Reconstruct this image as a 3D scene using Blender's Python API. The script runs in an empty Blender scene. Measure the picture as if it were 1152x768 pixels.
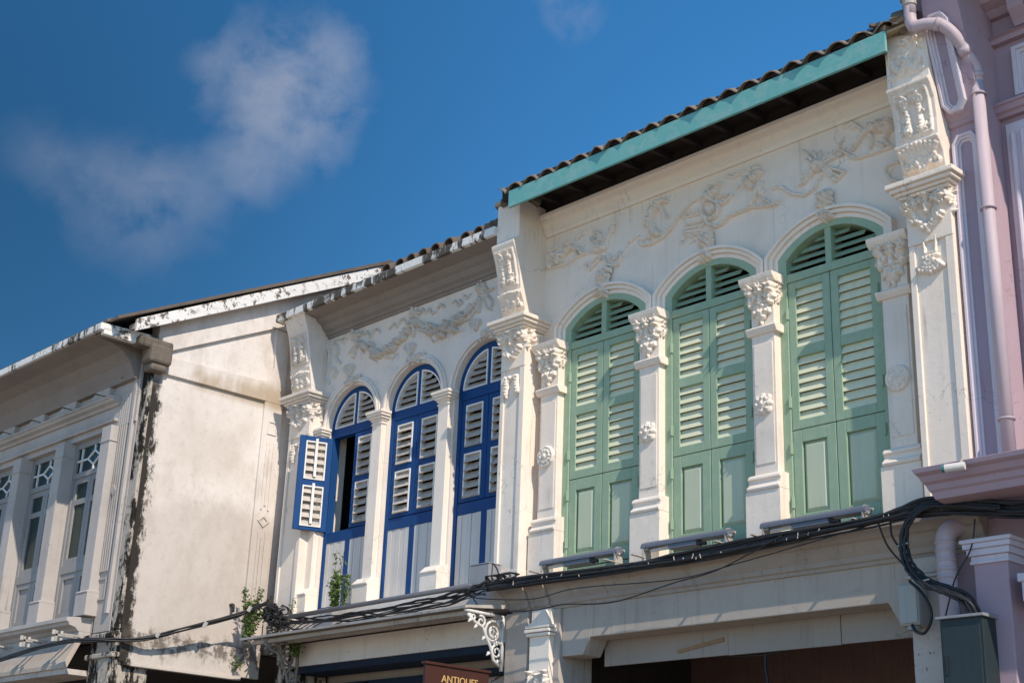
import bpy, bmesh, math, random
import numpy as np
from mathutils import Vector, Matrix

random.seed(7)
S = bpy.context.scene
COL = S.collection
R = math.radians

# ------------------------------------------------------------------ camera
cd = bpy.data.cameras.new('camera')
cam = bpy.data.objects.new('camera', cd); COL.objects.link(cam)
_yaw, _pit, _rol = R(-46.93), R(20.166), R(2.213)
_F = Vector((math.sin(_yaw)*math.cos(_pit), math.cos(_yaw)*math.cos(_pit), math.sin(_pit)))
_R = Vector((math.cos(_yaw), -math.sin(_yaw), 0)); _U = _R.cross(_F)
_R2 = _R*math.cos(_rol)+_U*math.sin(_rol); _U2 = _U*math.cos(_rol)-_R*math.sin(_rol)
cam.matrix_world = Matrix(((_R2.x, _U2.x, -_F.x, 0), (_R2.y, _U2.y, -_F.y, -10), (_R2.z, _U2.z, -_F.z, 1.7), (0, 0, 0, 1)))
cd.sensor_width = 36; cd.lens = 50.25; cd.clip_end = 2000; cd.clip_start = .1
S.camera = cam

# ------------------------------------------------------------------ sky, sun, exposure
SUN = Vector((1.0, -.32, .94)).normalized()          # towards the sun
W = bpy.data.worlds.new('World'); S.world = W; W.use_nodes = True
wt = W.node_tree; wn = wt.nodes; wl = wt.links
for n in list(wn): wn.remove(n)
sky = wn.new('ShaderNodeTexSky'); sky.sky_type = 'NISHITA'; sky.sun_disc = False
sky.sun_elevation = math.asin(SUN.z); sky.sun_rotation = math.atan2(SUN.x, SUN.y)
sky.air_density = .85; sky.dust_density = .1; sky.ozone_density = 5.0; sky.altitude = 0
bg = wn.new('ShaderNodeBackground'); bg.inputs[1].default_value = .15
hs = wn.new('ShaderNodeHueSaturation'); hs.inputs['Saturation'].default_value = 1.22; hs.inputs['Hue'].default_value = .492
wl.new(sky.outputs[0], hs.inputs['Color'])
bgc = wn.new('ShaderNodeBackground'); bgc.inputs[0].default_value = (.54, .55, .62, 1); bgc.inputs[1].default_value = .70
tc = wn.new('ShaderNodeTexCoord')
def wmath(op, a, b=None):
    m = wn.new('ShaderNodeMath'); m.operation = op
    for i, v in enumerate((a, b)):
        if v is None: continue
        if isinstance(v, (int, float)): m.inputs[i].default_value = v
        else: wl.new(v, m.inputs[i])
    return m.outputs[0]
def sky_dir(px, py):                                 # a bearing in the sky
    d = _F+_R2*((px-576)/1608)-_U2*((py-384)/1608); return d.normalized()
def wnoise(scale, detail, w=0.):
    n = wn.new('ShaderNodeTexNoise'); n.inputs['Scale'].default_value = scale; n.inputs['Detail'].default_value = detail
    n.inputs['Roughness'].default_value = .58; n.inputs['Distortion'].default_value = .25
    wl.new(tc.outputs['Generated'], n.inputs['Vector']); return n.outputs['Fac']
# sky colour scaled darker low on the left, imitating a lens vignette
vmd = wn.new('ShaderNodeVectorMath'); vmd.operation = 'DISTANCE'; wl.new(tc.outputs['Generated'], vmd.inputs[0]); vmd.inputs[1].default_value = sky_dir(-150, 420)
mr = wn.new('ShaderNodeMapRange'); mr.interpolation_type = 'SMOOTHSTEP'; wl.new(vmd.outputs['Value'], mr.inputs[0])
mr.inputs[1].default_value = .05; mr.inputs[2].default_value = .72; mr.inputs[3].default_value = .30; mr.inputs[4].default_value = 1.0
vsc = wn.new('ShaderNodeVectorMath'); vsc.operation = 'SCALE'; wl.new(hs.outputs[0], vsc.inputs[0]); wl.new(mr.outputs[0], vsc.inputs['Scale']); wl.new(vsc.outputs[0], bg.inputs[0])
nA = wnoise(17, 8); nB = wnoise(7, 6)
warp = wmath('ADD', wmath('MULTIPLY', wmath('SUBTRACT', nB, .5), 1.9), wmath('MULTIPLY', wmath('SUBTRACT', nA, .5), 1.2))
total = None
CLOUDS = [((322, 84), .052, 2.2), ((270, 76), .042, 1.6), ((300, 108), .036, 1.1), ((375, 88), .028, 1.0), ((228, 70), .024, .4), ((290, 190), .022, .6), ((262, 172), .022, .40), ((135, 210), .045, .42), ((200, 212), .036, .35), ((80, 188), .03, .28), ((40, 165), .026, .16), ((640, 4), .022, 1.0)]
for (px, py), rad, amp in CLOUDS:
    d = sky_dir(px, py)
    vm = wn.new('ShaderNodeVectorMath'); vm.operation = 'DISTANCE'
    wl.new(tc.outputs['Generated'], vm.inputs[0]); vm.inputs[1].default_value = d
    t = wmath('DIVIDE', vm.outputs['Value'], rad)
    t = wmath('MAXIMUM', wmath('ADD', wmath('MULTIPLY', t, .80), warp), 0.)
    t = wmath('MAXIMUM', wmath('SUBTRACT', 1., wmath('MULTIPLY', t, t)), 0.); t = wmath('MULTIPLY', t, t)
    t = wmath('MULTIPLY', t, amp)
    total = t if total is None else wmath('ADD', total, t)
shape = wmath('MULTIPLY', wmath('DIVIDE', total, wmath('ADD', total, .7)), wmath('MAXIMUM', wmath('MULTIPLY', wmath('SUBTRACT', nA, .34), 2.1), 0.))
fac = wn.new('ShaderNodeClamp'); wl.new(shape, fac.inputs[0]); fac.inputs[2].default_value = .8
mx = wn.new('ShaderNodeMixShader'); wl.new(fac.outputs[0], mx.inputs[0]); wl.new(bg.outputs[0], mx.inputs[1]); wl.new(bgc.outputs[0], mx.inputs[2])
wo = wn.new('ShaderNodeOutputWorld'); wl.new(mx.outputs[0], wo.inputs[0])

sd = bpy.data.lights.new('sun', 'SUN'); sd.energy = 3.5; sd.angle = R(.53); sd.color = (1, .885, .75)
so = bpy.data.objects.new('sun', sd); COL.objects.link(so); so.location = (20, -20, 30)
so.rotation_euler = SUN.to_track_quat('Z', 'Y').to_euler()
vs = S.view_settings
vs.view_transform = 'Standard'; vs.look = 'None'; vs.exposure = .44; vs.gamma = 1.0; vs.use_curve_mapping = False

# ------------------------------------------------------------------ materials
def new_mat(name):
    m = bpy.data.materials.new(name); m.use_nodes = True
    nt = m.node_tree; b = nt.nodes['Principled BSDF']
    return m, nt, b
class NT:
    def __init__(s, nt): s.nt = nt; s.n = nt.nodes; s.l = nt.links; s._pos = None
    def pos(s, sc=(1, 1, 1), off=(0, 0, 0)):
        if s._pos is None: s._pos = s.n.new('ShaderNodeNewGeometry').outputs['Position']
        m = s.n.new('ShaderNodeMapping'); s.l.new(s._pos, m.inputs[0]); m.inputs['Scale'].default_value = sc; m.inputs['Location'].default_value = off
        return m.outputs[0]
    def noise(s, scale, detail=5, rough=.6, sc=(1, 1, 1), off=(0, 0, 0), dist=0.):
        n = s.n.new('ShaderNodeTexNoise'); s.l.new(s.pos(sc, off), n.inputs['Vector'])
        n.inputs['Scale'].default_value = scale; n.inputs['Detail'].default_value = detail; n.inputs['Roughness'].default_value = rough; n.inputs['Distortion'].default_value = dist
        return n.outputs['Fac']
    def ramp(s, f, a, b, va=0., vb=1.):
        r = s.n.new('ShaderNodeMapRange'); s.l.new(f, r.inputs[0]); r.inputs[1].default_value = a; r.inputs[2].default_value = b
        r.inputs[3].default_value = va; r.inputs[4].default_value = vb; r.interpolation_type = 'SMOOTHSTEP'
        return r.outputs[0]
    def math(s, op, a, b):
        m = s.n.new('ShaderNodeMath'); m.operation = op
        for i, v in enumerate((a, b)):
            if isinstance(v, (int, float)): m.inputs[i].default_value = v
            else: s.l.new(v, m.inputs[i])
        return m.outputs[0]
    def xyz(s):
        if s._pos is None: s._pos = s.n.new('ShaderNodeNewGeometry').outputs['Position']
        x = s.n.new('ShaderNodeSeparateXYZ'); s.l.new(s._pos, x.inputs[0]); return x.outputs
    def mix(s, f, a, b, mode='MIX'):
        m = s.n.new('ShaderNodeMix'); m.data_type = 'RGBA'; m.blend_type = mode
        if isinstance(f, (int, float)): m.inputs[0].default_value = f
        else: s.l.new(f, m.inputs[0])
        for i, v in ((6, a), (7, b)):
            if isinstance(v, tuple): m.inputs[i].default_value = (*v[:3], 1)
            else: s.l.new(v, m.inputs[i])
        return m.outputs[2]
    def bump(s, b, h, strength, dist):
        n = s.n.new('ShaderNodeBump'); n.inputs['Strength'].default_value = strength; n.inputs['Distance'].default_value = dist
        s.l.new(h, n.inputs['Height']); s.l.new(n.outputs[0], b.inputs['Normal'])

def stucco(name, col, dirt, dirt_amt=.35, streak=.25, spots=.0, rough=.85, bump=.25, blotch=1.4):
    m, nt, b = new_mat(name); t = NT(nt)
    big = t.noise(blotch, 6, .62); mid = t.noise(6.5, 6, .65, off=(3, 1, 7)); st = t.noise(1., 5, .6, sc=(11, 11, .55))
    f = t.math('MULTIPLY', t.ramp(big, .42, .75), dirt_amt)
    f = t.math('ADD', f, t.math('MULTIPLY', t.ramp(st, .52, .78), streak))
    f = t.math('ADD', f, t.math('MULTIPLY', t.ramp(mid, .5, .8), dirt_amt*.5))
    c = t.mix(f, col, dirt)
    tint = t.noise(.7, 3, .5, off=(9, 4, 2))
    c = t.mix(t.ramp(tint, .3, .7, 0, .5), c, tuple(x*y for x, y in zip(col, (1.03, .96, .88))))
    vo = t.n.new('ShaderNodeTexVoronoi'); vo.feature = 'DISTANCE_TO_EDGE'; vo.inputs['Scale'].default_value = 1.15
    wv = t.n.new('ShaderNodeVectorMath'); wv.operation = 'ADD'; wn_ = t.n.new('ShaderNodeTexNoise'); wn_.inputs['Scale'].default_value = 3.; wn_.inputs['Detail'].default_value = 6
    t.l.new(t.pos(), wn_.inputs['Vector']); t.l.new(t.pos(), wv.inputs[0]); t.l.new(wn_.outputs['Color'], wv.inputs[1]); t.l.new(wv.outputs[0], vo.inputs['Vector'])
    ck = t.math('MULTIPLY', t.ramp(vo.outputs['Distance'], .007, .002), t.ramp(t.noise(1.6, 3, .5, off=(2, 9, 5)), .50, .60))
    c = t.mix(t.math('MULTIPLY', ck, .55), c, tuple(x*.35 for x in col))
    dr = t.math('MULTIPLY', t.ramp(t.noise(1., 6, .62, sc=(24, 24, .8), off=(6, 2, 3)), .56, .70), t.ramp(t.noise(1.4, 4, .6, off=(8, 3, 1)), .46, .62))
    c = t.mix(t.math('MULTIPLY', dr, streak*1.3), c, tuple(x*.55 for x in dirt))
    if spots:
        sp = t.noise(26, 4, .7, off=(1, 8, 3)); area = t.noise(2.2, 4, .6, off=(5, 5, 1))
        k = t.math('MULTIPLY', t.ramp(sp, .60, .68), t.ramp(area, .48, .62))
        c = t.mix(t.math('MULTIPLY', k, spots), c, (.07, .06, .05))
    nt.links.new(c, b.inputs['Base Color']); b.inputs['Roughness'].default_value = rough; b.inputs['Specular IOR Level'].default_value = .25
    h = t.math('ADD', t.math('MULTIPLY', t.noise(14, 4, .6), .8), t.math('MULTIPLY', t.noise(70, 3, .6), .35))
    t.bump(b, h, bump, .012)
    return m

def paint(name, col, col2=None, rough=.5, wear=None, wear_amt=.0, bump=.12, grain=(30, 30, 2.0)):
    m, nt, b = new_mat(name); t = NT(nt)
    col2 = col2 or tuple(c*.72 for c in col)
    g = t.noise(1., 5, .6, sc=grain); big = t.noise(2.3, 5, .6)
    c = t.mix(t.ramp(g, .35, .75, 0, .45), col, col2)
    c = t.mix(t.ramp(big, .4, .75, 0, .4), c, col2)
    if wear:
        w = t.noise(9, 7, .7, off=(2, 6, 4)); a = t.noise(1.7, 4, .6, off=(4, 2, 9))
        k = t.math('MULTIPLY', t.ramp(w, .52, .57), t.ramp(a, .34, .5))
        c = t.mix(t.math('MULTIPLY', k, wear_amt), c, wear)
    nt.links.new(c, b.inputs['Base Color']); b.inputs['Roughness'].default_value = rough; b.inputs['Specular IOR Level'].default_value = .3
    t.bump(b, g, bump, .008)
    return m

M = {}
WHITE = (.79, .695, .595)
M['stucco'] = stucco('white_stucco', WHITE, (.44, .37, .30), .36, .36, .25)
M['relief'] = stucco('moulded_stucco', (.80, .71, .61), (.44, .36, .28), .28, .2, .15, bump=.45)
M['trim'] = stucco('white_trim', (.79, .71, .62), (.47, .39, .31), .28, .25, .1)
M['aged'] = stucco('aged_stucco', (.50, .46, .42), (.16, .13, .11), .6, .5, 1.0)
M['bstucco'] = stucco('cool_white_stucco', (.71, .645, .575), (.36, .31, .265), .34, .28, .15)
M['brelief'] = stucco('cool_moulded_stucco', (.66, .60, .53), (.30, .24, .19), .40, .2, .3, bump=.45)
M['lstucco'] = stucco('grey_stucco', (.42, .39, .367), (.22, .19, .17), .45, .4, .25)
M['soffit'] = stucco('shade_dimmed_soffit_stucco', (.245, .215, .195), (.15, .125, .11), .5, .15, .15)  # soffit colour lowered to hold the eave shade against ground bounce
M['ledge'] = stucco('shade_dimmed_ledge_stucco', (.36, .312, .27), (.17, .14, .12), .5, .5, .3)  # white stucco dimmed in colour for the weak light under the windows
M['under'] = stucco('beam_stucco', (.42, .37, .32), (.22, .18, .15), .42, .45, .25)  # beam colour lowered to stand for the dimmer light near the street
M['purple'] = stucco('lilac_stucco', (.40, .295, .335), (.31, .23, .255), .3, .25, .05)
M['purple_panel'] = stucco('violet_stucco', (.33, .265, .325), (.26, .205, .25), .3, .25, .05)
M['purple_trim'] = stucco('pale_lilac_trim', (.60, .545, .60), (.40, .34, .38), .3, .3, .1)
M['pipe'] = paint('pink_pipe_paint', (.50, .405, .43), (.38, .30, .31), .55, bump=.05)
M['green'] = paint('sage_green_paint', (.285, .385, .26), (.24, .335, .225), .6, wear=(.42, .47, .36), wear_amt=.22)
M['green_light'] = paint('pale_green_louvre', (.66, .65, .445), (.57, .56, .39), .6, wear=(.52, .52, .42), wear_amt=.3)
M['green_panel'] = paint('pale_green_panel', (.48, .52, .37), (.41, .455, .32), .5)
M['blue'] = paint('cobalt_paint', (.002, .052, .185), (.0015, .034, .12), .7)
M['shade_blue'] = paint('shade_darkened_cobalt', (.004, .014, .035), (.003, .009, .02), .7)  # shaded copy of the cobalt paint, for the trim under the lintel
M['blouvre'] = paint('dusty_white_louvre', (.50, .45, .40), (.36, .31, .26), .65, wear=(.2, .16, .12), wear_amt=.35)
M['bwhite'] = paint('white_louvre_frame', (.78, .76, .72), (.62, .59, .54), .6)
M['bboard'] = paint('white_board', (.60, .57, .535), (.45, .42, .39), .6, grain=(26, 26, .6), bump=.5)
M['teal'] = paint('turquoise_fascia_paint', (.125, .36, .335), (.20, .43, .40), .65, wear=(.26, .41, .38), wear_amt=.5, grain=(3, 40, 40))
M['lwood'] = paint('grey_window_paint', (.27, .26, .25), (.19, .18, .17), .55)
M['lwhite'] = paint('white_fanlight_paint', (.70, .69, .67), (.55, .53, .5), .6)
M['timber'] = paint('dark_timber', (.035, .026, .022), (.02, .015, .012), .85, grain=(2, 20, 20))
M['peel'] = paint('peeling_white_board', (.72, .70, .66), (.58, .54, .48), .7, wear=(.10, .07, .05), wear_amt=.95, grain=(30, 2, 30))
M['tile'] = stucco('weathered_tile', (.13, .105, .085), (.035, .03, .027), .8, .2, .4, bump=.6)
M['tile_pale'] = stucco('weathered_sheet', (.20, .165, .13), (.06, .05, .045), .7, .2, .4, bump=.5)
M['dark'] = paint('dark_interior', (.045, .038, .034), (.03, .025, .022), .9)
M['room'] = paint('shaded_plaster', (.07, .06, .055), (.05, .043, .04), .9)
M['slat'] = paint('brown_slats', (.20, .125, .105), (.13, .08, .07), .7)
M['cable'] = paint('black_cable', (.018, .018, .02), (.03, .03, .032), .45, bump=.02)
M['tie'] = paint('pale_tie', (.45, .42, .38), None, .6)
M['conduit'] = paint('grey_conduit', (.12, .125, .14), (.08, .085, .10), .4, bump=.03)
M['lamp'] = paint('slate_lamp_paint', (.13, .14, .17), (.09, .10, .125), .38, bump=.03)
M['box_grey'] = paint('grey_box_paint', (.27, .27, .28), (.2, .2, .2), .5)
M['box_white'] = paint('off_white_box', (.36, .35, .32), (.26, .25, .22), .5)
M['box_green'] = paint('dark_green_cabinet', (.026, .038, .04), (.018, .027, .03), .45)
M['board'] = stucco('blank_board', (.33, .295, .262), (.22, .185, .16), .35, .45, .2, bump=.1)
M['tape'] = paint('brown_strip', (.32, .20, .10), (.2, .12, .06), .6)
M['sign'] = paint('maroon_sign', (.060, .021, .015), (.045, .015, .011), .6)
M['gold'] = paint('gold_lettering', (.66, .42, .16), None, .45)
M['leaf'] = paint('weed_leaf', (.075, .13, .03), (.14, .17, .05), .6, grain=(20, 20, 20))
M['stem'] = paint('weed_stem', (.12, .10, .05), None, .8)
M['iron'] = paint('white_ironwork', (.66, .64, .60), (.45, .42, .38), .55)
M['rust'] = paint('weathered_ironwork', (.30, .27, .24), (.12, .09, .07), .75)
M['cam'] = paint('camera_white', (.72, .66, .60), None, .4)
M['glass_teal'] = paint('lens_teal', (.05, .20, .20), None, .2)
M['metal'] = paint('bare_metal', (.42, .38, .33), (.25, .22, .19), .35)
M['twig'] = paint('dry_debris', (.20, .15, .10), (.09, .06, .04), .9)
M['gutter_brown'] = paint('tan_gutter', (.42, .30, .18), (.26, .18, .10), .6)
M['stone'] = stucco('mossy_stone', (.17, .14, .11), (.045, .038, .03), .8, .3, .6, bump=.9)
M['road'] = stucco('pale_bounce_road', (.46, .385, .305), (.38, .315, .245), .4, 0, 0, bump=.4)  # road out of view, made pale and warm to bounce light up
M['bounce_cut'] = stucco('bounce_cut_asphalt', (.085, .08, .075), (.05, .048, .045), .4, 0, 0, bump=.4)  # dark tone for the added strip that absorbs bounce light
M['pavement'] = stucco('paving', (.16, .135, .11), (.11, .095, .08), .4, 0, .1, bump=.3)  # paving out of view, toned dark to cut bounce near the fronts
m, nt, b = new_mat('window_glass'); b.inputs['Base Color'].default_value = (.016, .032, .03, 1); b.inputs['Roughness'].default_value = .22; b.inputs['Specular IOR Level'].default_value = .25
M['glass'] = m
# bare side wall: beige render with grey rising damp, ochre runs on the beam and black growth along its street edge and foot
m, nt, b = new_mat('bare_gable_render'); t = NT(nt); X = t.xyz()
c = t.mix(t.ramp(t.noise(1.1, 5, .6), .35, .7), (.69, .63, .575), (.58, .515, .455))
c = t.mix(t.math('MULTIPLY', t.ramp(t.noise(3.0, 7, .65, sc=(1, 1, .5)), .45, .7), .45), c, (.42, .36, .305))
zz = t.math('ADD', X['Z'], t.math('MULTIPLY', t.math('SUBTRACT', t.noise(1.3, 5, .6, off=(3, 2, 1)), .5), 1.1))
c = t.mix(t.math('MULTIPLY', t.ramp(zz, 5.80, 5.45), .48), c, (.38, .325, .28))
c = t.mix(t.math('MULTIPLY', t.ramp(t.noise(11, 6, .7), .5, .72), .30), c, (.36, .31, .265))
oc = t.math('MULTIPLY', t.ramp(X['Z'], 7.0, 7.12), t.ramp(t.math('ADD', X['Z'], t.math('MULTIPLY', t.noise(2.2, 6, .7, sc=(1, 1, .2)), .35)), 7.62, 7.40))
c = t.mix(t.math('MULTIPLY', t.math('MULTIPLY', oc, t.ramp(t.noise(2.4, 5, .6, sc=(1, 1, .35)), .38, .6)), .75), c, (.36, .27, .17))
yy = t.math('ADD', X['Y'], t.math('MULTIPLY', t.math('SUBTRACT', t.noise(7, 9, .78, sc=(1, 1, .5)), .5), .50))
e = t.math('MULTIPLY', t.ramp(yy, -1.845, -1.91), t.ramp(X['Z'], 7.3, 6.9))
c = t.mix(t.math('MULTIPLY', e, .97), c, (.022, .019, .016))
ft = t.math('ADD', X['Z'], t.math('MULTIPLY', t.math('SUBTRACT', t.noise(6, 7, .72, sc=(1, 1, .3)), .5), .55))
e2 = t.math('MULTIPLY', t.ramp(ft, 4.16, 4.02), t.ramp(ft, 3.78, 3.92))
e2 = t.math('MULTIPLY', e2, t.ramp(t.noise(9, 6, .7, off=(1, 1, 4)), .40, .55))
c = t.mix(t.math('MULTIPLY', e2, .8), c, (.09, .075, .06))
nt.links.new(c, b.inputs['Base Color']); b.inputs['Roughness'].default_value = .9; b.inputs['Specular IOR Level'].default_value = .08
t.bump(b, t.math('ADD', t.noise(9, 5, .6), t.math('MULTIPLY', t.noise(60, 3, .6), .3)), .3, .012)
M['gable'] = m
# corner of the weathered house: pale plaster flaking off black growth
m, nt, b = new_mat('blackened_plaster'); t = NT(nt)
c = t.mix(t.ramp(t.noise(5.5, 8, .74, sc=(1, 1, .4)), .46, .53), (.022, .019, .016), (.42, .37, .31))
nt.links.new(c, b.inputs['Base Color']); b.inputs['Roughness'].default_value = .95; b.inputs['Specular IOR Level'].default_value = .08
t.bump(b, t.noise(16, 6, .7), .7, .02)
M['black'] = m
# chipped edge of the blue-shuttered house's eave
m, nt, b = new_mat('chipped_eave_edge'); t = NT(nt)
c = t.mix(t.ramp(t.noise(4.2, 7, .74, sc=(1, .3, .3)), .49, .55), (.72, .69, .64), (.075, .06, .045))
nt.links.new(c, b.inputs['Base Color']); b.inputs['Roughness'].default_value = .9
t.bump(b, t.noise(16, 5, .7), .6, .02)
M['chip'] = m

# ------------------------------------------------------------------ builders
WO = {}
class MB:
    """collects shapes in world metres and links them as ONE mesh object"""
    def __init__(s): s.v = []; s.f = []; s.mi = []; s.cur = 0
    def add(s, vs, fs):
        o = len(s.v); s.v += [tuple(v) for v in vs]
        for f in fs: s.f.append(tuple(i+o for i in f)); s.mi.append(s.cur)
        return s
    def box(s, x0, x1, y0, y1, z0, z1):
        return s.add([(x0, y0, z0), (x1, y0, z0), (x1, y1, z0), (x0, y1, z0), (x0, y0, z1), (x1, y0, z1), (x1, y1, z1), (x0, y1, z1)],
                     [(0, 3, 2, 1), (4, 5, 6, 7), (0, 1, 5, 4), (1, 2, 6, 5), (2, 3, 7, 6), (3, 0, 4, 7)])
    def prism_x(s, prof, x0, x1):                    # (y,z) outline pushed along x
        n = len(prof)
        return s.add([(x0, y, z) for y, z in prof]+[(x1, y, z) for y, z in prof],
                     [tuple(range(n)), tuple(range(2*n-1, n-1, -1))]+[(i, n+i, n+(i+1) % n, (i+1) % n) for i in range(n)])
    def prism_y(s, prof, y0, y1):                    # (x,z) outline pushed along y
        n = len(prof)
        return s.add([(x, y0, z) for x, z in prof]+[(x, y1, z) for x, z in prof],
                     [tuple(range(n)), tuple(range(2*n-1, n-1, -1))]+[(i, n+i, n+(i+1) % n, (i+1) % n) for i in range(n)])
    def band(s, a, b, y0, y1):                       # strip between two (x,z) curves, y0 front, y1 back
        n = len(a); vs = [(x, y0, z) for x, z in a]+[(x, y0, z) for x, z in b]+[(x, y1, z) for x, z in a]+[(x, y1, z) for x, z in b]
        fs = []
        for i in range(n-1):
            j = i+1
            fs += [(i, j, n+j, n+i), (2*n+i, 3*n+i, 3*n+j, 2*n+j), (i, 2*n+i, 2*n+j, j), (n+i, n+j, 3*n+j, 3*n+i)]
        fs += [(0, n, 3*n, 2*n), (n-1, 3*n-1, 4*n-1, 2*n-1)]
        return s.add(vs, fs)
    def tube(s, pts, r, n=8, r1=None):
        pts = [Vector(p) for p in pts]; k = len(pts); vs = []; up = Vector((0, 0, 1)); a = None
        for i, p in enumerate(pts):
            d = (pts[min(i+1, k-1)]-pts[max(i-1, 0)]).normalized()
            if a is None:
                a = d.cross(up if abs(d.z) < .9 else Vector((1, 0, 0))).normalized()
            else:
                a = (a-d*a.dot(d)).normalized()
            b = d.cross(a); rr = r if r1 is None else r+(r1-r)*i/(k-1)
            vs += [p+(a*math.cos(6.28318*j/n)+b*math.sin(6.28318*j/n))*rr for j in range(n)]
        fs = [(i*n+j, i*n+(j+1) % n, (i+1)*n+(j+1) % n, (i+1)*n+j) for i in range(k-1) for j in range(n)]
        fs += [tuple(range(n))[::-1], tuple(range((k-1)*n, k*n))]
        return s.add(vs, fs)
    def xf(s, mat, start=0):
        for i in range(start, len(s.v)): s.v[i] = tuple(mat @ Vector(s.v[i]))
        return s
    def build(s, name, mats, parent=None, smooth=False, bevel=0.):
        if not isinstance(mats, (list, tuple)): mats = [mats]
        o3 = WO.get(parent.name, Vector()) if parent else Vector()
        me = bpy.data.meshes.new(name)
        me.from_pydata([tuple(Vector(v)-o3) for v in s.v], [], s.f)
        for mm in mats: me.materials.append(mm)
        if len(mats) > 1: me.polygons.foreach_set('material_index', s.mi)
        bm = bmesh.new(); bm.from_mesh(me); bmesh.ops.recalc_face_normals(bm, faces=bm.faces); bm.to_mesh(me); bm.free()
        if smooth: me.polygons.foreach_set('use_smooth', [True]*len(me.polygons))
        o = bpy.data.objects.new(name, me); COL.objects.link(o)
        if parent: o.parent = parent
        WO[o.name] = o3
        if bevel:
            bv = o.modifiers.new('bevel', 'BEVEL'); bv.width = bevel; bv.segments = 2; bv.limit_method = 'ANGLE'; bv.angle_limit = R(40)
        return o
def tag(o, label=None, cat=None, group=None, kind=None):
    for k, v in (('label', label), ('category', cat), ('group', group), ('kind', kind)):
        if v: o[k] = v
    return o
def thing(name, loc, label, cat, group=None):
    o = bpy.data.objects.new(name, None); COL.objects.link(o); o.location = loc; o.empty_display_size = .2
    WO[o.name] = Vector(loc); return tag(o, label, cat, group)
def copy_tree(o, parent, off):
    c = o.copy(); COL.objects.link(c); c.parent = parent; c.location = Vector(o.location)+Vector(off)
    WO[c.name] = WO[o.name]
    for ch in o.children:
        d = ch.copy(); COL.objects.link(d); d.parent = c
        for g in ch.children:
            e = g.copy(); COL.objects.link(e); e.parent = d
    return c

# moulded plaster ornament: strokes (points, start radius, end radius, height) become one raised surface
def relief_field(strokes, cell):
    P = np.array([p for st in strokes for p in st[0]]); rm = max(max(st[1], st[2]) for st in strokes)+cell*2
    u0, v0 = P.min(0)-rm; u1, v1 = P.max(0)+rm
    nu, nv = int((u1-u0)/cell)+2, int((v1-v0)/cell)+2
    H = np.zeros((nv, nu))
    for pts, ra, rb, h in strokes:
        pts = np.array(pts, float)
        if len(pts) == 1: pts = np.vstack([pts, pts+1e-4])
        L = np.r_[0, np.cumsum(np.hypot(*(pts[1:]-pts[:-1]).T))]+1e-9
        for i in range(len(pts)-1):
            a, b = pts[i], pts[i+1]; r0 = ra+(rb-ra)*L[i]/L[-1]; r1 = ra+(rb-ra)*L[i+1]/L[-1]; rr = max(r0, r1)
            lo = np.minimum(a, b)-rr; hi = np.maximum(a, b)+rr
            i0, i1 = max(int((lo[0]-u0)/cell), 0), min(int((hi[0]-u0)/cell)+2, nu); j0, j1 = max(int((lo[1]-v0)/cell), 0), min(int((hi[1]-v0)/cell)+2, nv)
            uu = u0+cell*np.arange(i0, i1)[None, :]; vv = v0+cell*np.arange(j0, j1)[:, None]
            d = b-a; q = np.clip(((uu-a[0])*d[0]+(vv-a[1])*d[1])/(d@d+1e-12), 0, 1)
            dist = np.hypot(uu-a[0]-q*d[0], vv-a[1]-q*d[1]); r = np.maximum(r0+(r1-r0)*q, .004)
            k = np.clip(1-(dist/r)**2, 0, 1); s_ = L[i]+q*(L[i+1]-L[i])
            hh = h*k**.32*(.75+.25*r/max(ra, rb))*np.where(r > .017, .87+.13*np.cos(s_*(6.2832/.034)), 1.)
            sub = H[j0:j1, i0:i1]; np.maximum(sub, hh, out=sub)
    return u0, v0, H
def relief(name, strokes, fn, mat, parent, cell=.01, base=None):
    u0, v0, H = relief_field(strokes, cell)
    rng = np.random.RandomState(len(strokes)); H = H*(1+.12*rng.randn(*H.shape)*(H > .012))
    keep = H > .001; nv, nu = H.shape
    c = keep[:-1, :-1] | keep[1:, :-1] | keep[:-1, 1:] | keep[1:, 1:]
    mb = MB(); idx = {}
    def vid(j, i):
        k = j*nu+i
        if k not in idx:
            h = H[j, i] if H[j, i] > .001 else -.003
            idx[k] = len(mb.v); mb.v.append(fn(u0+i*cell, v0+j*cell, h))
        return idx[k]
    for j, i in zip(*np.nonzero(c)):
        mb.f.append((vid(j, i), vid(j, i+1), vid(j+1, i+1), vid(j+1, i))); mb.mi.append(0)
    return mb.build(name, mat, parent, smooth=True)
def front(x, y, z): return lambda u, v, h: (x+u, y-h, z+v)          # on a face towards the street
def right(x, y, z): return lambda u, v, h: (x+h, y+u, z+v)          # on a face towards +x
def petals(u, v, Rr, n, w=.4, h=.03, a0=0., c=True):
    o = []
    for k in range(n):
        a = a0+6.2832*k/n
        o.append(([(u+Rr*.3*math.cos(a), v+Rr*.3*math.sin(a)), (u+Rr*(1-w*.5)*math.cos(a), v+Rr*(1-w*.5)*math.sin(a))], Rr*w*.45, Rr*w*.6, h))
    if c: o.append(([(u, v)], Rr*.3, Rr*.3, h*1.35))
    return o
def scroll(u, v, Rr, s=1, r=.014, h=.03, turns=1.4):
    P = []
    for k in range(15):
        a = 1.57+s*6.2832*turns*k/14; q = Rr*(1-.8*k/14); P.append((u+q*math.cos(a), v+q*math.sin(a)))
    return [(P, r, r*.8, h), ([(u, v)], r*1.2, r*1.2, h*1.2)]
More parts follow.
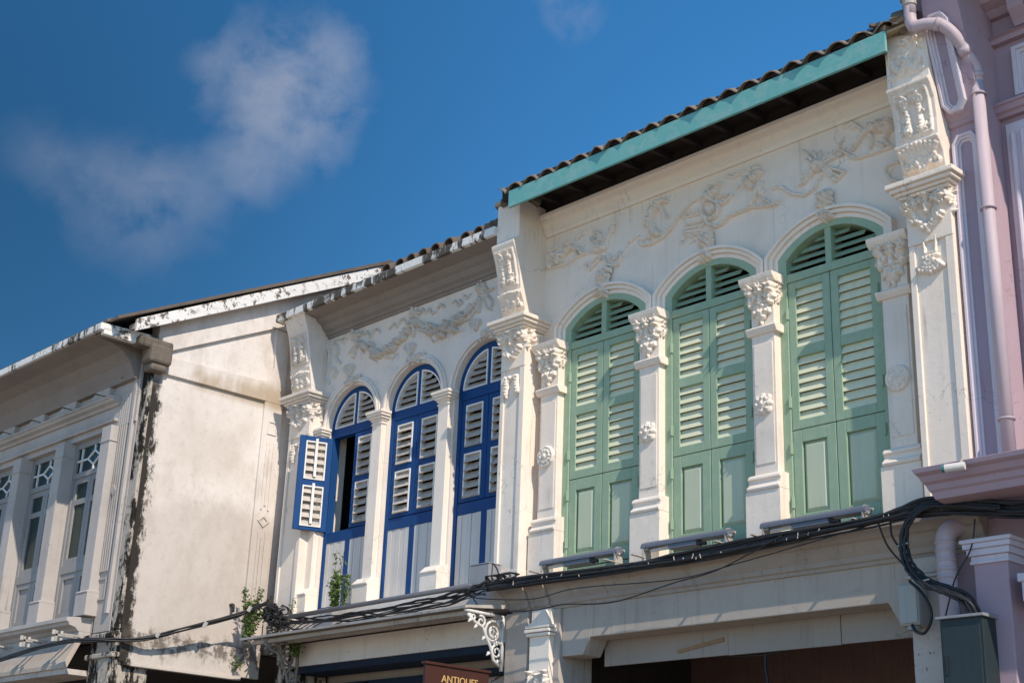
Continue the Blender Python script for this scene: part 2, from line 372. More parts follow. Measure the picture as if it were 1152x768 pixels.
def acanthus(u, v, L, w, h=.04, tilt=0.):
    o = [([(u, v), (u+tilt*.5, v+L*.6), (u+tilt, v+L)], w*.45, w*.3, h)]
    for k in range(4):
        q = .15+.22*k; x = u+tilt*q
        for sgn in (-1, 1): o.append(([(x, v+L*q), (x+sgn*w*(.9-.12*k), v+L*(q+.25))], w*.24, w*.12, h*.9))
    o.append(([(u+tilt-.5*w, v+L), (u+tilt+.5*w, v+L)], w*.26, w*.26, h*1.5))
    return o
def leafy(w, h, hh=.04):                              # leaf-and-volute capital face, width w, height h
    o = []
    for k in (-1, 0, 1): o += acanthus(k*w*.34, 0, h*.55, w*.17, hh*.9)
    for k in (-1, 1): o += acanthus(k*w*.2, h*.3, h*.5, w*.14, hh, tilt=k*w*.12)
    for k in (-1, 1): o += scroll(k*w*.40, h*.80, w*.13, k, w*.05, hh*1.2)
    o += petals(0, h*.80, w*.15, 6, .5, hh*1.2)
    return o
def arc(cx, a, zs, rise, n=20):                       # low segmental arch from left spring to right spring
    if rise >= a-1e-6: return [(cx-a*math.cos(math.pi*k/n), zs+a*math.sin(math.pi*k/n)) for k in range(n+1)]
    Rr = (a*a+rise*rise)/(2*rise); th = math.asin(a/Rr)
    return [(cx+Rr*math.sin(-th+2*th*k/n), zs+rise-Rr+Rr*math.cos(-th+2*th*k/n)) for k in range(n+1)]
def slats(mb, x0, x1, z0, z1, y, n, depth, tilt, th=.010, top=None):
    """n fixed blades; each slopes down towards the street"""
    p = (z1-z0)/n
    for k in range(n):
        zc = z0+p*(k+.5); dz = .5*depth*math.cos(tilt); dy = .5*depth*math.sin(tilt)
        if top:                                       # clip to an arch
            zt = zc+dz*.6; xs = [x for x in np.linspace(x0, x1, 60) if top(x) > zt]
            if len(xs) < 6: continue
            xa, xb = xs[0], xs[-1]
        else: xa, xb = x0, x1
        w = random.uniform(-.003, .003)
        nz, ny = math.sin(tilt)*th, math.cos(tilt)*th
        mb.prism_x([(y-dy, zc-dz+w), (y+dy, zc+dz), (y+dy+ny, zc+dz+nz*.2-.001), (y-dy+ny, zc-dz+w-nz*.2-.002)], xa, xb)
def wob(pts, n, amp, seed):
    rr = random.Random(seed); pts = [Vector(p) for p in pts]; out = []
    for i in range(len(pts)-1):
        p0 = pts[max(i-1, 0)]; p1 = pts[i]; p2 = pts[i+1]; p3 = pts[min(i+2, len(pts)-1)]
        for k in range(n):
            t = k/n
            q = .5*((2*p1)+(p2-p0)*t+(2*p0-5*p1+4*p2-p3)*t*t+(3*p1-p0-3*p2+p3)*t*t*t)
            out.append(q+Vector((rr.uniform(-amp, amp), rr.uniform(-amp, amp), rr.uniform(-amp, amp))))
    out.append(pts[-1]); return out

# ------------------------------------------------------------------ ground
tag(MB().box(-80, 80, -60, 60, -.5, 0).build('road', M['road']), kind='structure')
tag(MB().box(-80, 80, -5.2, -3.2, -.3, .004).build('bounce_cut_lane', M['bounce_cut']), kind='structure')  # unseen dark strip added to keep bounce light off the lower fronts
tag(MB().box(-60, 60, -3.2, 8, -.3, .14).build('pavement', M['pavement'], bevel=.02), kind='structure')

def shell(parent, x0, x1, yb, gable, mat, room):
    """party walls, upper floor, back wall and five-foot way of one house (the inside is dark)"""
    mb = MB()
    for x in (x0, x1-.12): mb.prism_x([(.35, .14), (yb, .14)]+gable, x, x+.12)
    mb.box(x0+.12, x1-.12, yb-.15, yb, .14, gable[0][1])
    mb.box(x0+.12, x1-.12, .30, yb-.15, 4.08, 4.20)
    mb.build('party_wall', room, parent)

# ================================================================== HOUSE WITH THE SAGE GREEN SHUTTERS
G = thing('shophouse', (-7.95, 0, 0), 'white shophouse with three tall sage green shuttered windows under a turquoise eave board', 'building')
shell(G, -10.34, -5.40, 7., [(7., 8.75), (3.6, 10.5), (.35, 9.0)], M['dark'], M['room'])
PX = [-9.975, -8.615, -7.26, -5.90]                   # window piers
OPEN = [(-9.85, -8.74), (-8.49, -7.385), (-7.135, -6.03)]
ZS, RISE = 7.00, .235
mb = MB()
for xa, xb in [(-10.5, -9.85), (-8.74, -8.49), (-7.385, -7.135), (-6.03, -5.40)]: mb.box(xa, xb, 0, .30, 4.34, 8.42)
for xa, xb in OPEN:
    c = arc((xa+xb)/2, (xb-xa)/2, ZS, RISE); mb.band([(x, 8.42) for x, z in c], c, 0, .30)
mb.build('wall', M['stucco'], G)
# arch mouldings with short legs standing on the pier capitals
mb = MB()
for xa, xb in OPEN:
    cx, a = (xa+xb)/2, (xb-xa)/2
    for d0, d1, pr in ((0, .045, .035), (.045, .085, .062), (.085, .118, .088)):
        ci = [(xa-d0, 6.84)]+arc(cx, a+d0, ZS+d0*.35, RISE+d0*.62)+[(xb+d0, 6.84)]
        co = [(xa-d1, 6.84)]+arc(cx, a+d1, ZS+d1*.35, RISE+d1*.62)+[(xb+d1, 6.84)]
        mb.band(co, ci, -pr, .002)
mb.build('arch_moulding', M['trim'], G, bevel=.006)
# cornice under the eave
prof = [(.0, 8.15), (-.025, 8.15), (-.03, 8.185), (-.05, 8.195), (-.055, 8.25), (-.085, 8.275), (-.10, 8.33), (-.125, 8.345), (-.13, 8.385), (0, 8.39)]
MB().prism_x(prof, -10.2, -5.66).build('cornice', M['trim'], G, bevel=.004)
# window piers
def pier(x, w, parent):
    h = w/2; mb = MB()
    mb.box(x-h, x+h, -.12, .05, 4.90, 6.66)
    mb.box(x-h+.022, x+h-.022, -.128, -.118, 5.08, 6.20)
    mb.box(x-h-.075, x+h+.045, -.165, .05, 4.34, 4.84)
    mb.prism_x([(.05, 4.84), (-.175, 4.84), (-.185, 4.862), (-.172, 4.882), (-.15, 4.895), (-.145, 4.93), (-.165, 4.945), (-.160, 4.968), (-.13, 4.99), (.05, 4.99)], x-h-.05, x+h+.045)
    mb.prism_x([(.05, 6.285), (-.135, 6.285), (-.148, 6.305), (-.158, 6.32), (-.168, 6.345), (-.14, 6.365), (.05, 6.365)], x-h-.04, x+h+.04)
    p = mb.build('window_pier', M['stucco'], parent, bevel=.007)
    mb = MB()
    mb.prism_y([(x-h, 6.58), (x+h, 6.58), (x+h+.035, 6.76), (x-h-.05, 6.76)], -.14, .05)
    mb.prism_x([(.05, 6.755), (-.16, 6.755), (-.185, 6.775), (-.205, 6.80), (-.215, 6.84), (.05, 6.845)], x-h-.075, x+h+.055)
    cp = mb.build('capital', M['relief'], p, bevel=.006)
    relief('capital_leaves', leafy(w*1.25, .20, .06)+petals(0, -.075, .075, 6, .55, .05)+[([(-.06, -.02), (-.09, -.09)], .022, .012, .035), ([(.06, -.02), (.09, -.09)], .022, .012, .035), ([(0, -.13), (.005, -.19)], .02, .008, .03), ([(-.03, -.13), (-.045, -.165)], .014, .008, .025)], front(x, -.13, 6.57), M['relief'], p, .009)
    relief('capital_leaves', leafy(.14, .18, .03), right(x+h+.006, -.06, 6.58), M['relief'], p, .009)
    return p
piers = []
for i, x in enumerate(PX):
    p = pier(x, .25, G); piers.append(p)
    if i in (1, 2):
        d = .09; cx, cz = x-.005, 5.62
        st = [([(-d, 0), (0, d), (d, 0), (0, -d), (-d, 0)], .016, .016, .03)]+petals(0, 0, .08, 8, .5, .045)+[([(s*d*.6, q*d*.6)], .035, .035, .03) for s in (-1, 1) for q in (-1, 1)]
    else:
        cx, cz = x-.01, 5.62-(.05 if i else 0); Rr = .10
        st = [([(Rr*math.cos(a), Rr*math.sin(a)) for a in np.linspace(0, 6.2832, 25)], .014, .014, .03)]+petals(0, 0, .088, 12, .45, .04)
    relief('rosette', st, front(cx, -.128, cz), M['relief'], p, .007)
# keystones and frieze figures
def bouquet(seed, s=1.):
    rr = random.Random(seed); o = [([(0, -.10), (0, .12)], .06*s, .05*s, .07)]
    for k in range(26):
        a = rr.uniform(0, 6.28); q = rr.uniform(.01, .085)*s; v = rr.uniform(-.15, .13)
        o.append(([(q*math.cos(a), v), (q*math.cos(a)+rr.uniform(-.03, .03), v+rr.uniform(-.03, .03))], rr.uniform(.012, .026), .01, rr.uniform(.07, .11)))
    return o+petals(0, .05, .065, 7, .5, .115)+petals(.01, -.10, .04, 6, .5, .10)
for i, (xa, xb) in enumerate(OPEN):
    relief('keystone_bouquet', bouquet(i+4), front((xa+xb)/2-.01, -.02, ZS+RISE+.15), M['relief'], G, .008)
FRIEZE = [([(-10.13,7.80),(-10.04,7.85),(-9.94,7.82)],0.035,0.030,0.030),
([(-10.06,7.91),(-9.92,7.87),(-9.82,7.93),(-9.68,7.87),(-9.64,7.81)],0.040,0.025,0.045),
([(-10.18,7.79),(-9.90,7.75),(-9.71,7.79),(-9.56,7.80),(-9.40,7.75)],0.016,0.014,0.020),
([(-9.74,8.02),(-9.62,8.05),(-9.50,8.07)],0.035,0.012,0.020),
([(-9.82,7.96),(-9.77,7.89),(-9.71,7.82)],0.022,0.014,0.030),
([(-10.12,7.98),(-10.03,7.99)],0.030,0.020,0.030),
([(-10.01,7.81),(-9.98,7.88)],0.030,0.030,0.050),
([(-9.91,7.99),(-9.88,8.03)],0.020,0.010,0.030),
([(-9.41,7.80),(-9.33,7.80)],0.070,0.060,0.050),
([(-9.45,7.89),(-9.50,7.95),(-9.49,7.90),(-9.44,7.87),(-9.38,7.89),(-9.39,7.96),(-9.46,8.01)],0.014,0.016,0.035),
([(-9.31,7.82),(-9.25,7.90),(-9.23,7.94)],0.028,0.020,0.030),
([(-9.22,7.95),(-9.20,7.99)],0.035,0.025,0.040),
([(-9.23,7.99),(-9.18,8.03)],0.020,0.010,0.030),
([(-9.61,7.68),(-9.51,7.67),(-9.39,7.72)],0.012,0.014,0.020),
([(-9.60,7.67),(-9.53,7.59),(-9.54,7.67)],0.012,0.012,0.020),
([(-9.53,7.59),(-9.36,7.69)],0.012,0.012,0.020),
([(-9.35,7.69),(-9.28,7.58),(-9.20,7.54),(-9.12,7.54),(-9.08,7.60),(-9.12,7.67)],0.016,0.020,0.028),
([(-9.27,7.70),(-9.24,7.64),(-9.19,7.61),(-9.13,7.62)],0.018,0.012,0.028),
([(-9.08,7.62),(-9.01,7.72)],0.012,0.006,0.014),
([(-8.98,7.75),(-8.90,7.77),(-8.84,7.78)],0.022,0.006,0.020),
([(-8.84,7.71),(-8.79,7.66),(-8.68,7.64),(-8.54,7.66),(-8.42,7.73),(-8.30,7.84),(-8.15,7.93),(-7.98,7.94)],0.026,0.007,0.026),
([(-8.82,7.71),(-8.73,7.72),(-8.59,7.70),(-8.45,7.70)],0.012,0.010,0.018),
([(-8.59,8.05),(-8.66,7.98),(-8.70,7.90),(-8.66,7.78),(-8.60,7.72)],0.050,0.045,0.055),
([(-8.60,8.05),(-8.54,8.07),(-8.47,8.04)],0.040,0.020,0.040),
([(-8.56,8.00),(-8.51,7.92),(-8.47,7.86)],0.030,0.012,0.030),
([(-8.73,7.91),(-8.75,7.85)],0.030,0.020,0.040),
([(-8.68,7.76),(-8.71,7.71)],0.030,0.020,0.030),
([(-8.54,8.05),(-8.39,8.08)],0.014,0.004,0.012),
([(-7.81,7.74),(-7.83,7.71),(-7.85,7.68),(-7.89,7.67),(-7.93,7.68),(-7.98,7.71),(-8.01,7.75),(-8.03,7.79),(-8.03,7.83),(-8.01,7.87),(-7.97,7.88),(-7.93,7.88),(-7.89,7.86),(-7.85,7.83),(-7.82,7.79),(-7.82,7.74)],0.020,0.020,0.032),
([(-7.87,7.77),(-7.88,7.75),(-7.90,7.74),(-7.92,7.74),(-7.95,7.76),(-7.96,7.79),(-7.96,7.81),(-7.95,7.83),(-7.92,7.83),(-7.89,7.82)],0.014,0.014,0.036),
([(-7.92,7.78)],0.075,0.075,0.020),
([(-7.93,7.92),(-7.85,7.95)],0.070,0.050,0.050),
([(-7.95,7.96),(-7.92,8.03)],0.030,0.015,0.040),
([(-7.85,7.98),(-7.80,8.01)],0.030,0.020,0.045),
([(-7.82,7.87),(-7.75,7.87),(-7.67,7.83)],0.022,0.010,0.028),
([(-7.78,7.79),(-7.71,7.80),(-7.66,7.85)],0.022,0.012,0.028),
([(-7.84,7.84),(-7.77,7.79)],0.020,0.014,0.026),
([(-8.28,7.83),(-8.12,7.81),(-8.02,7.81)],0.018,0.020,0.026),
([(-8.27,7.83),(-8.26,7.78)],0.012,0.012,0.020),
([(-8.26,7.79),(-8.02,7.77)],0.012,0.012,0.020),
([(-8.26,7.62),(-8.16,7.55),(-8.00,7.65)],0.012,0.012,0.022),
([(-8.23,7.75),(-8.26,7.63)],0.010,0.010,0.020),
([(-8.21,7.71),(-8.02,7.69)],0.018,0.020,0.022),
([(-8.24,7.67),(-8.03,7.64)],0.018,0.020,0.022),
([(-8.24,7.63),(-8.06,7.60)],0.018,0.020,0.022),
([(-8.22,7.59),(-8.09,7.57)],0.016,0.014,0.022),
([(-8.30,7.54),(-8.27,7.52)],0.022,0.012,0.020),
([(-8.27,7.54),(-8.22,7.58)],0.010,0.010,0.012),
([(-7.99,7.70),(-7.94,7.62),(-7.85,7.57),(-7.78,7.58),(-7.70,7.63),(-7.44,7.64),(-7.18,7.58),(-7.12,7.61)],0.022,0.008,0.030),
([(-8.13,7.51),(-8.19,7.49)],0.012,0.006,0.014),
([(-7.71,8.07),(-7.63,8.02),(-7.53,8.05)],0.025,0.010,0.020),
([(-7.63,8.08),(-7.50,8.06)],0.012,0.010,0.015),
([(-7.40,8.02),(-7.35,8.03)],0.035,0.040,0.045),
([(-7.46,7.90),(-7.37,7.93),(-7.33,7.97)],0.050,0.050,0.060),
([(-7.47,7.94),(-7.43,7.86)],0.050,0.040,0.055),
([(-7.34,7.81),(-7.32,7.84)],0.055,0.050,0.040),
([(-7.38,7.78),(-7.40,7.70),(-7.45,7.67)],0.040,0.016,0.035),
([(-7.33,7.78),(-7.29,7.69),(-7.23,7.63)],0.035,0.014,0.035),
([(-7.32,7.81),(-7.28,7.75)],0.020,0.020,0.030),
([(-7.46,7.67),(-7.29,7.62),(-7.15,7.58),(-7.11,7.61)],0.018,0.010,0.022),
([(-7.61,7.89),(-7.58,7.92)],0.012,0.008,0.012),
([(-6.66,7.82)],0.085,0.085,0.055),
([(-6.73,7.79),(-6.77,7.75),(-6.82,7.70),(-6.88,7.69)],0.030,0.016,0.030),
([(-6.74,7.85),(-6.81,7.94)],0.020,0.010,0.022),
([(-6.73,7.89),(-6.78,7.98),(-6.82,8.03)],0.022,0.008,0.026),
([(-6.68,7.90),(-6.72,7.99)],0.020,0.008,0.026),
([(-6.64,7.89),(-6.64,7.96)],0.020,0.010,0.026),
([(-6.61,7.85),(-6.56,7.91)],0.018,0.010,0.024),
([(-6.61,7.76),(-6.49,7.61)],0.018,0.024,0.032),
([(-6.59,7.77),(-6.45,7.63)],0.018,0.024,0.032),
([(-6.58,7.78),(-6.40,7.66)],0.018,0.022,0.032),
([(-6.49,7.60),(-6.39,7.66)],0.012,0.012,0.022),
([(-7.18,7.76),(-7.08,7.74),(-6.98,7.64),(-6.83,7.57),(-6.71,7.61),(-6.65,7.70)],0.022,0.014,0.024),
([(-7.13,7.76),(-7.05,7.71),(-6.96,7.64)],0.012,0.008,0.012),
([(-6.84,7.80),(-6.76,7.80)],0.015,0.020,0.020),
([(-6.85,7.76),(-6.77,7.77)],0.015,0.020,0.020),
([(-6.59,7.83),(-6.47,7.84),(-6.39,7.86),(-6.27,7.75),(-6.11,7.74),(-5.90,7.74)],0.018,0.014,0.024),
([(-6.50,7.90),(-6.43,7.94),(-6.39,8.01)],0.026,0.008,0.022),
([(-6.43,7.89),(-6.38,7.89)],0.020,0.012,0.022),
([(-6.09,8.00),(-6.00,7.96),(-5.92,7.93)],0.050,0.060,0.055),
([(-5.99,7.98),(-5.91,7.97)],0.045,0.040,0.070),
([(-6.09,7.99),(-6.18,7.97),(-6.25,7.90),(-6.30,7.85)],0.050,0.016,0.040),
([(-6.11,7.92),(-6.10,7.85),(-6.12,7.81)],0.035,0.020,0.030),
([(-5.94,7.90),(-5.97,7.83),(-5.93,7.77)],0.030,0.018,0.035),
([(-6.05,7.83),(-5.99,7.78)],0.020,0.016,0.022),
([(-6.36,8.11),(-6.29,8.12),(-6.20,8.03)],0.030,0.014,0.020),
([(-6.32,8.06),(-6.21,8.03)],0.014,0.008,0.016),
([(-5.90,7.99),(-5.94,8.01)],0.030,0.020,0.060),
([(-5.85,7.57),(-5.94,7.58),(-5.99,7.54),(-5.94,7.44),(-5.84,7.37)],0.014,0.020,0.020),
([(-5.91,7.54),(-5.94,7.50)],0.008,0.010,0.010)]
groups = {}
for st in FRIEZE:
    u = st[0][0][0]; k = 0 if u < -9.22 else 1 if u < -8.52 else 2 if u < -7.55 else 3 if u < -7.05 else 4 if u < -6.55 else 5
    groups.setdefault(k, []).append(st)
for k in sorted(groups): relief('frieze_relief', [(p, a*.80, b_*.80, h*1.75) for p, a, b_, h in groups[k]], front(0, 0, 0), M['relief'], G, .0072)

# windows: frame > lunette louvre, upper leaves, louvre panels, lower leaves, raised panels, hinges
def green_window(xa, xb):
    cx, a = (xa+xb)/2-.02, (xb-xa)/2; y0, y1 = -.03, .10
    c0 = arc((xa+xb)/2, a, ZS, RISE); ztr0, ztr1 = 6.755, 6.835
    fw = .085; ci = arc((xa+xb)/2, a-fw, ZS-.03, RISE-.03)
    mb = MB()
    mb.band([(xa, 4.34)]+c0+[(xb, 4.34)], [(xa+fw, 4.34)]+ci+[(xb-fw, 4.34)], y0, .16)
    mb.box(xa+fw, xb-fw, y0+.004, .15, ztr0, ztr1); mb.box(cx-.033, cx+.033, y0+.008, .15, ztr1, ZS+RISE-.05)
    mb.box(xa+fw, xb-fw, y0+.02, .15, 4.34, 4.47)
    w = mb.build('window', M['green'], G, bevel=.005)
    f = lambda x: np.interp(x, [p[0] for p in ci], [p[1] for p in ci])
    mb = MB()
    for q0, q1 in ((xa+fw, cx-.033), (cx+.033, xb-fw)): slats(mb, q0, q1, ztr1-.02, ZS+RISE, .040, 6, .082, R(42), .012, f)
    mb.build('lunette_louvre', M['green'], w)
    zb, zt = 5.365, 6.75; zl = 4.475
    lv = []
    for q0, q1 in ((xa+fw+.004, cx-.004), (cx+.004, xb-fw-.004)):
        st = .078; mb = MB()
        mb.box(q0, q0+st, y0+.012, .06, zb, zt); mb.box(q1-st, q1, y0+.012, .06, zb, zt)
        for r0, r1 in ((zb, zb+.085), (6.03, 6.125), (zt-.07, zt)): mb.box(q0+st, q1-st, y0+.012, .06, r0, r1)
        mb.build('shutter', M['green'], w, bevel=.004)
        for r0, r1 in ((zb+.085, 6.03), (6.125, zt-.07)):
            mb = MB(); slats(mb, q0+st, q1-st, r0-.004, r1+.012, .004, 7, .090, R(20), .008); mb.build('louvre', M['green_light'], w)
        mb = MB(); st = .095
        mb.box(q0, q0+st, y0+.014, .06, zl, zb-.006); mb.box(q1-st, q1, y0+.014, .06, zl, zb-.006)
        mb.box(q0+st, q1-st, y0+.014, .06, zl, zl+.14); mb.box(q0+st, q1-st, y0+.014, .06, zb-.12, zb-.006)
        mb.build('lower_shutter', M['green'], w, bevel=.005)
        mb = MB(); e = .038; p0, p1, z0, z1 = q0+st, q1-st, zl+.14, zb-.12
        mb.add([(p0, y0+.05, z0), (p1, y0+.05, z0), (p1, y0+.05, z1), (p0, y0+.05, z1), (p0+e, y0+.02, z0+e), (p1-e, y0+.02, z0+e), (p1-e, y0+.02, z1-e), (p0+e, y0+.02, z1-e),
                (p0, .055, z0), (p1, .055, z0), (p1, .055, z1), (p0, .055, z1)],
               [(4, 5, 6, 7), (0, 1, 5, 4), (1, 2, 6, 5), (2, 3, 7, 6), (3, 0, 4, 7), (0, 3, 11, 8), (1, 0, 8, 9), (2, 1, 9, 10), (3, 2, 10, 11)])
        mb.build('raised_panel', M['green_panel'], w)
    for x in (xa+fw, xb-fw):
        for z in (4.72, 5.2, 5.62, 6.45):
            mb = MB(); mb.box(x-.012, x+.010, y0-.010, y0+.01, z-.05, z+.05); mb.tube([(x, y0-.012, z-.05), (x, y0-.012, z+.05)], .009, 6); mb.build('hinge', M['green'], w)
    return w
w0 = green_window(*OPEN[0])
for xa, xb in OPEN[1:]: copy_tree(w0, G, (xa-OPEN[0][0], 0, 0))

# tall pilasters on the party walls with capitals and stepped, outward leaning corbels
def pilaster(x0, x1, yf, parent, corbel, ztop, mat, rmat, kind, zb=4.34):
    mb = MB(); mb.box(x0, x1, yf+.018, .32, zb, 7.03)
    mb.box(x0, x0+.055, yf, yf+.03, zb+.14, 6.62); mb.box(x1-.075, x1, yf, yf+.03, zb+.14, 6.62)
    mb.box(x0, x1, yf-.004, yf+.02, 6.62, 7.03); mb.box(x0-.01, x1+.01, yf-.01, .3, zb, zb+.14)
    p = mb.build('pilaster', mat, parent, bevel=.006)
    mb = MB(); e = .055
    for z0, z1, q in ((7.03, 7.055, .03), (7.055, 7.085, .055), (7.085, 7.12, .085), (7.12, 7.165, .11)):
        mb.box(x0-q, x1+q, yf-q-.03, .28, z0, z1)
    mb.build('capital', rmat, p, bevel=.008)
    cx = (x0+x1)/2; w = x1-x0; s = []
    for k in (-1, 1): s += scroll(k*w*.40, .10, .075, k, .022, .08)
    s += [([(-w*.36, .05), (-w*.2, -.06), (0, -.13), (w*.2, -.06), (w*.36, .05)], .03, .03, .05)]
    s += acanthus(0, .02, .13, .05, .075)+[([(-w*.5, .155), (w*.5, .155)], .018, .018, .035)]
    for k in range(7): s.append(([(-w*.42+k*w*.14, .12)], .026, .026, .05))
    rr = random.Random(int(abs(x0)*10))
    for k in range(18): q = rr.uniform(-.36, .36); s.append(([(q*w, -.12*(1-abs(q)*2.4)+rr.uniform(-.03, .02))], rr.uniform(.015, .03), .01, rr.uniform(.04, .075)))
    relief('capital_scrolls', s, front(cx, yf, 6.86), rmat, p, .009)
    s2 = scroll(0, .08, .07, 1, .02, .04)+acanthus(-.08, -.05, .16, .04, .04)+acanthus(.07, -.05, .16, .04, .03)
    relief('capital_scrolls', s2, right(x1, yf+.10, 6.88), rmat, p, .009)
    drop = []
    if kind == 'tassel':
        for k in (-1, 1):
            drop += [([(k*.08, .10), (k*.075, .02), (k*.09, -.06)], .024, .034, .05), ([(k*.09, -.06), (k*.07, -.11)], .02, .01, .03), ([(k*.06, .05), (k*.03, .10)], .014, .01, .03)]
        drop += [([(-.05, .12), (0, .09), (.05, .12)], .012, .012, .03)]
    else:
        for k in range(-3, 4): drop.append(([(0, .06), (k*.022, .0), (k*.034, -.075+abs(k)*.012)], .012, .02, .045))
        drop += [([(-.06, .06), (.06, .06)], .02, .02, .045), ([(-.05, .10), (-.055, .24)], .01, .01, .02), ([(.05, .10), (.055, .24)], .01, .01, .02), ([(-.05, .10), (.05, .10)], .012, .012, .02)]
    relief('pilaster_drop', drop, front(cx-.01, yf+.012, 6.42), rmat, p, .008)
    prof = [(y, z) for y, z in corbel]
    MB().prism_x([(.30, 7.165)]+prof+[(.30, prof[-1][1])], x0+.005, x1-.005).build('corbel', mat, p, bevel=.008)
    zs = [q[1] for q in prof]; ys = [q[0] for q in prof]
    yf_ = lambda z: float(np.interp(z, zs, ys))
    fn = lambda u, v, h: (cx+u, yf_(v)-h, v)
    b = [([(-w*.36, ztop[0]), (w*.36, ztop[0]), (w*.36, ztop[1]), (-w*.36, ztop[1]), (-w*.36, ztop[0])], .014, .014, .022)]
    zm = (ztop[0]+ztop[1])/2; hz = (ztop[1]-ztop[0])/2
    for k in (-1, 1):
        b += [([(k*w*.14, ztop[0]+.05), (k*w*.14, zm), (k*w*.15, zm+hz*.5)], .035, .022, .045), ([(k*w*.14, ztop[0]+.05), (k*w*.14, ztop[0]+.12)], .045, .03, .055)]
        b += scroll(k*w*.18, zm+hz*.62, .045, k, .014, .04)+petals(k*w*.24, ztop[0]+.06, .04, 5, .5, .03)
    for k in range(14): b.append(([(rr.uniform(-.28, .28)*w, zm+rr.uniform(-.8, .8)*hz)], rr.uniform(.014, .026), .01, rr.uniform(.025, .05)))
    relief('corbel_panel', b, fn, rmat, p, .008)
    lo = []
    for k in range(-4, 5): lo.append(([(0, 7.20), (k*w*.055, 7.32), (k*w*.10, 7.455-abs(k)*.008)], .012, .020, .035))
    for k in range(9): lo.append(([(rr.uniform(-.22, .22)*w, rr.uniform(7.25, 7.36))], .03, .03, rr.uniform(.04, .06)))
    lo += scroll(-w*.33, 7.30, .05, -1, .014, .035)+scroll(w*.33, 7.30, .05, 1, .014, .035)
    relief('corbel_shell', lo, fn, rmat, p, .008)
    return p, fn, cx, w
cG = [(-.275, 7.165), (-.29, 7.25), (-.315, 7.35), (-.36, 7.43), (-.40, 7.465), (-.402, 7.485), (-.375, 7.495), (-.375, 7.65), (-.40, 7.83), (-.45, 7.93), (-.485, 7.97), (-.487, 7.995), (-.455, 8.005), (-.455, 8.25), (-.475, 8.50)]
cL = [(-.275, 7.165), (-.29, 7.25), (-.315, 7.33), (-.355, 7.41), (-.372, 7.43), (-.375, 7.45), (-.36, 7.46), (-.38, 7.62), (-.43, 7.82), (-.49, 7.96), (-.495, 7.99), (-.42, 8.05), (-.42, 8.50)]
pR, fnR, cxR, wR = pilaster(-5.66, -5.25, -.27, G, cG, (7.54, 7.92), M['stucco'], M['relief'], 'shell')
pL, fnL, cxL, wL = pilaster(-10.56, -10.20, -.27, G, cL, (7.52, 7.90), M['stucco'], M['relief'], 'tassel')
up = []
for k in (-1, 1): up += [([(k*.01, 8.16), (k*.06, 8.13), (k*.12, 8.19), (k*.13, 8.26)], .04, .02, .045), ([(k*.02, 8.18), (k*.07, 8.30)], .02, .012, .035)]
up += petals(0, 8.20, .06, 6, .5, .05)+[([(-.15, 8.10), (.15, 8.10)], .02, .02, .02), ([(-.16, 8.10), (-.165, 8.38)], .012, .012, .015), ([(.16, 8.10), (.165, 8.38)], .012, .012, .015)]
for k in range(16): up.append(([(random.uniform(-.05, .14), random.uniform(8.30, 8.44))], .02, .016, random.uniform(.02, .04)))
relief('corbel_flower', up, fnR, M['relief'], pR, .008)

# ledge moulding over the street, wrapping its left end; beam with haunches below
prof = [(-.13, 4.06), (-.15, 4.06), (-.155, 4.09), (-.175, 4.10), (-.18, 4.14), (-.21, 4.18), (-.235, 4.24), (-.26, 4.255), (-.28, 4.30), (-.295, 4.315), (-.295, 4.35), (-.13, 4.36)]
mb = MB(); n = len(prof)
vs = [(-10.36+(y+.13)*.9, y, z) for y, z in prof]+[(-5.22, y, z) for y, z in prof]
mb.add(vs, [tuple(range(n)), tuple(range(2*n-1, n-1, -1))]+[(i, n+i, n+(i+1) % n, (i+1) % n) for i in range(n)])
side = [(-10.36+(y+.13)*.9, z) for y, z in prof]
mb.prism_y(side+[(-10.3, 4.36), (-10.3, 4.06)], -.13, .2)
mb.box(-10.55, -5.22, -.128, .32, 4.345, 4.368)
for x in (-10.13, -9.85):                            # break forward over the column below
    mb.prism_x([(y-.028, z) for y, z in prof[1:-1]]+[(-.14, 4.35), (-.14, 4.06)], x-.03, x+.03)
mb.build('ledge', M['ledge'], G, bevel=.004)
mb = MB()
mb.prism_y([(-9.70, 3.60), (-9.42, 3.60), (-9.33, 3.755), (-6.12, 3.755), (-6.02, 3.58), (-5.9, 3.58), (-5.9, 4.33), (-9.70, 4.33)], -.13, .12)
mb.build('beam', M['under'], G, bevel=.008)
mb = MB(); mb.box(-9.42, -6.02, .122, .30, 3.80, 4.2); mb.build('inner_beam', M['under'], G)
# columns of the five-foot way
mb = MB(); mb.box(-10.42, -10.10, -.20, .3, .14, 4.06); mb.box(-10.10, -9.70, -.16, .3, .14, 4.06)
cl = mb.build('column', M['under'], G, bevel=.01)
mb = MB(); q0, q1 = -10.05, -9.78
mb.box(q0, q1, -.22, -.15, .14, 3.80); mb.box(q0+.0, q1-.0, -.20, -.15, 3.9, 4.06)
for z, e in ((3.80, .02), (3.835, .035), (3.875, .03)): mb.box(q0-e, q1+e, -.23-e, -.15, z, z+.03)
mb.prism_y([(q0-.02, 3.905), (q1+.02, 3.905), (q1-.05, 4.05), (q1-.08, 4.05)], -.235, -.2)
mb.build('engaged_shaft', M['trim'], cl, bevel=.005)
relief('shaft_leaves', acanthus(-.10, 0, .20, .05, .05)+acanthus(.10, 0, .20, .05, .05)+acanthus(0, -.03, .2, .05, .06), front((q0+q1)/2, -.22, 3.26), M['trim'], cl, .009)
mb = MB(); mb.box(-5.88, -5.55, -.20, .3, .14, 4.06); cr = mb.build('column', M['aged'], G, bevel=.01)
mb = MB()
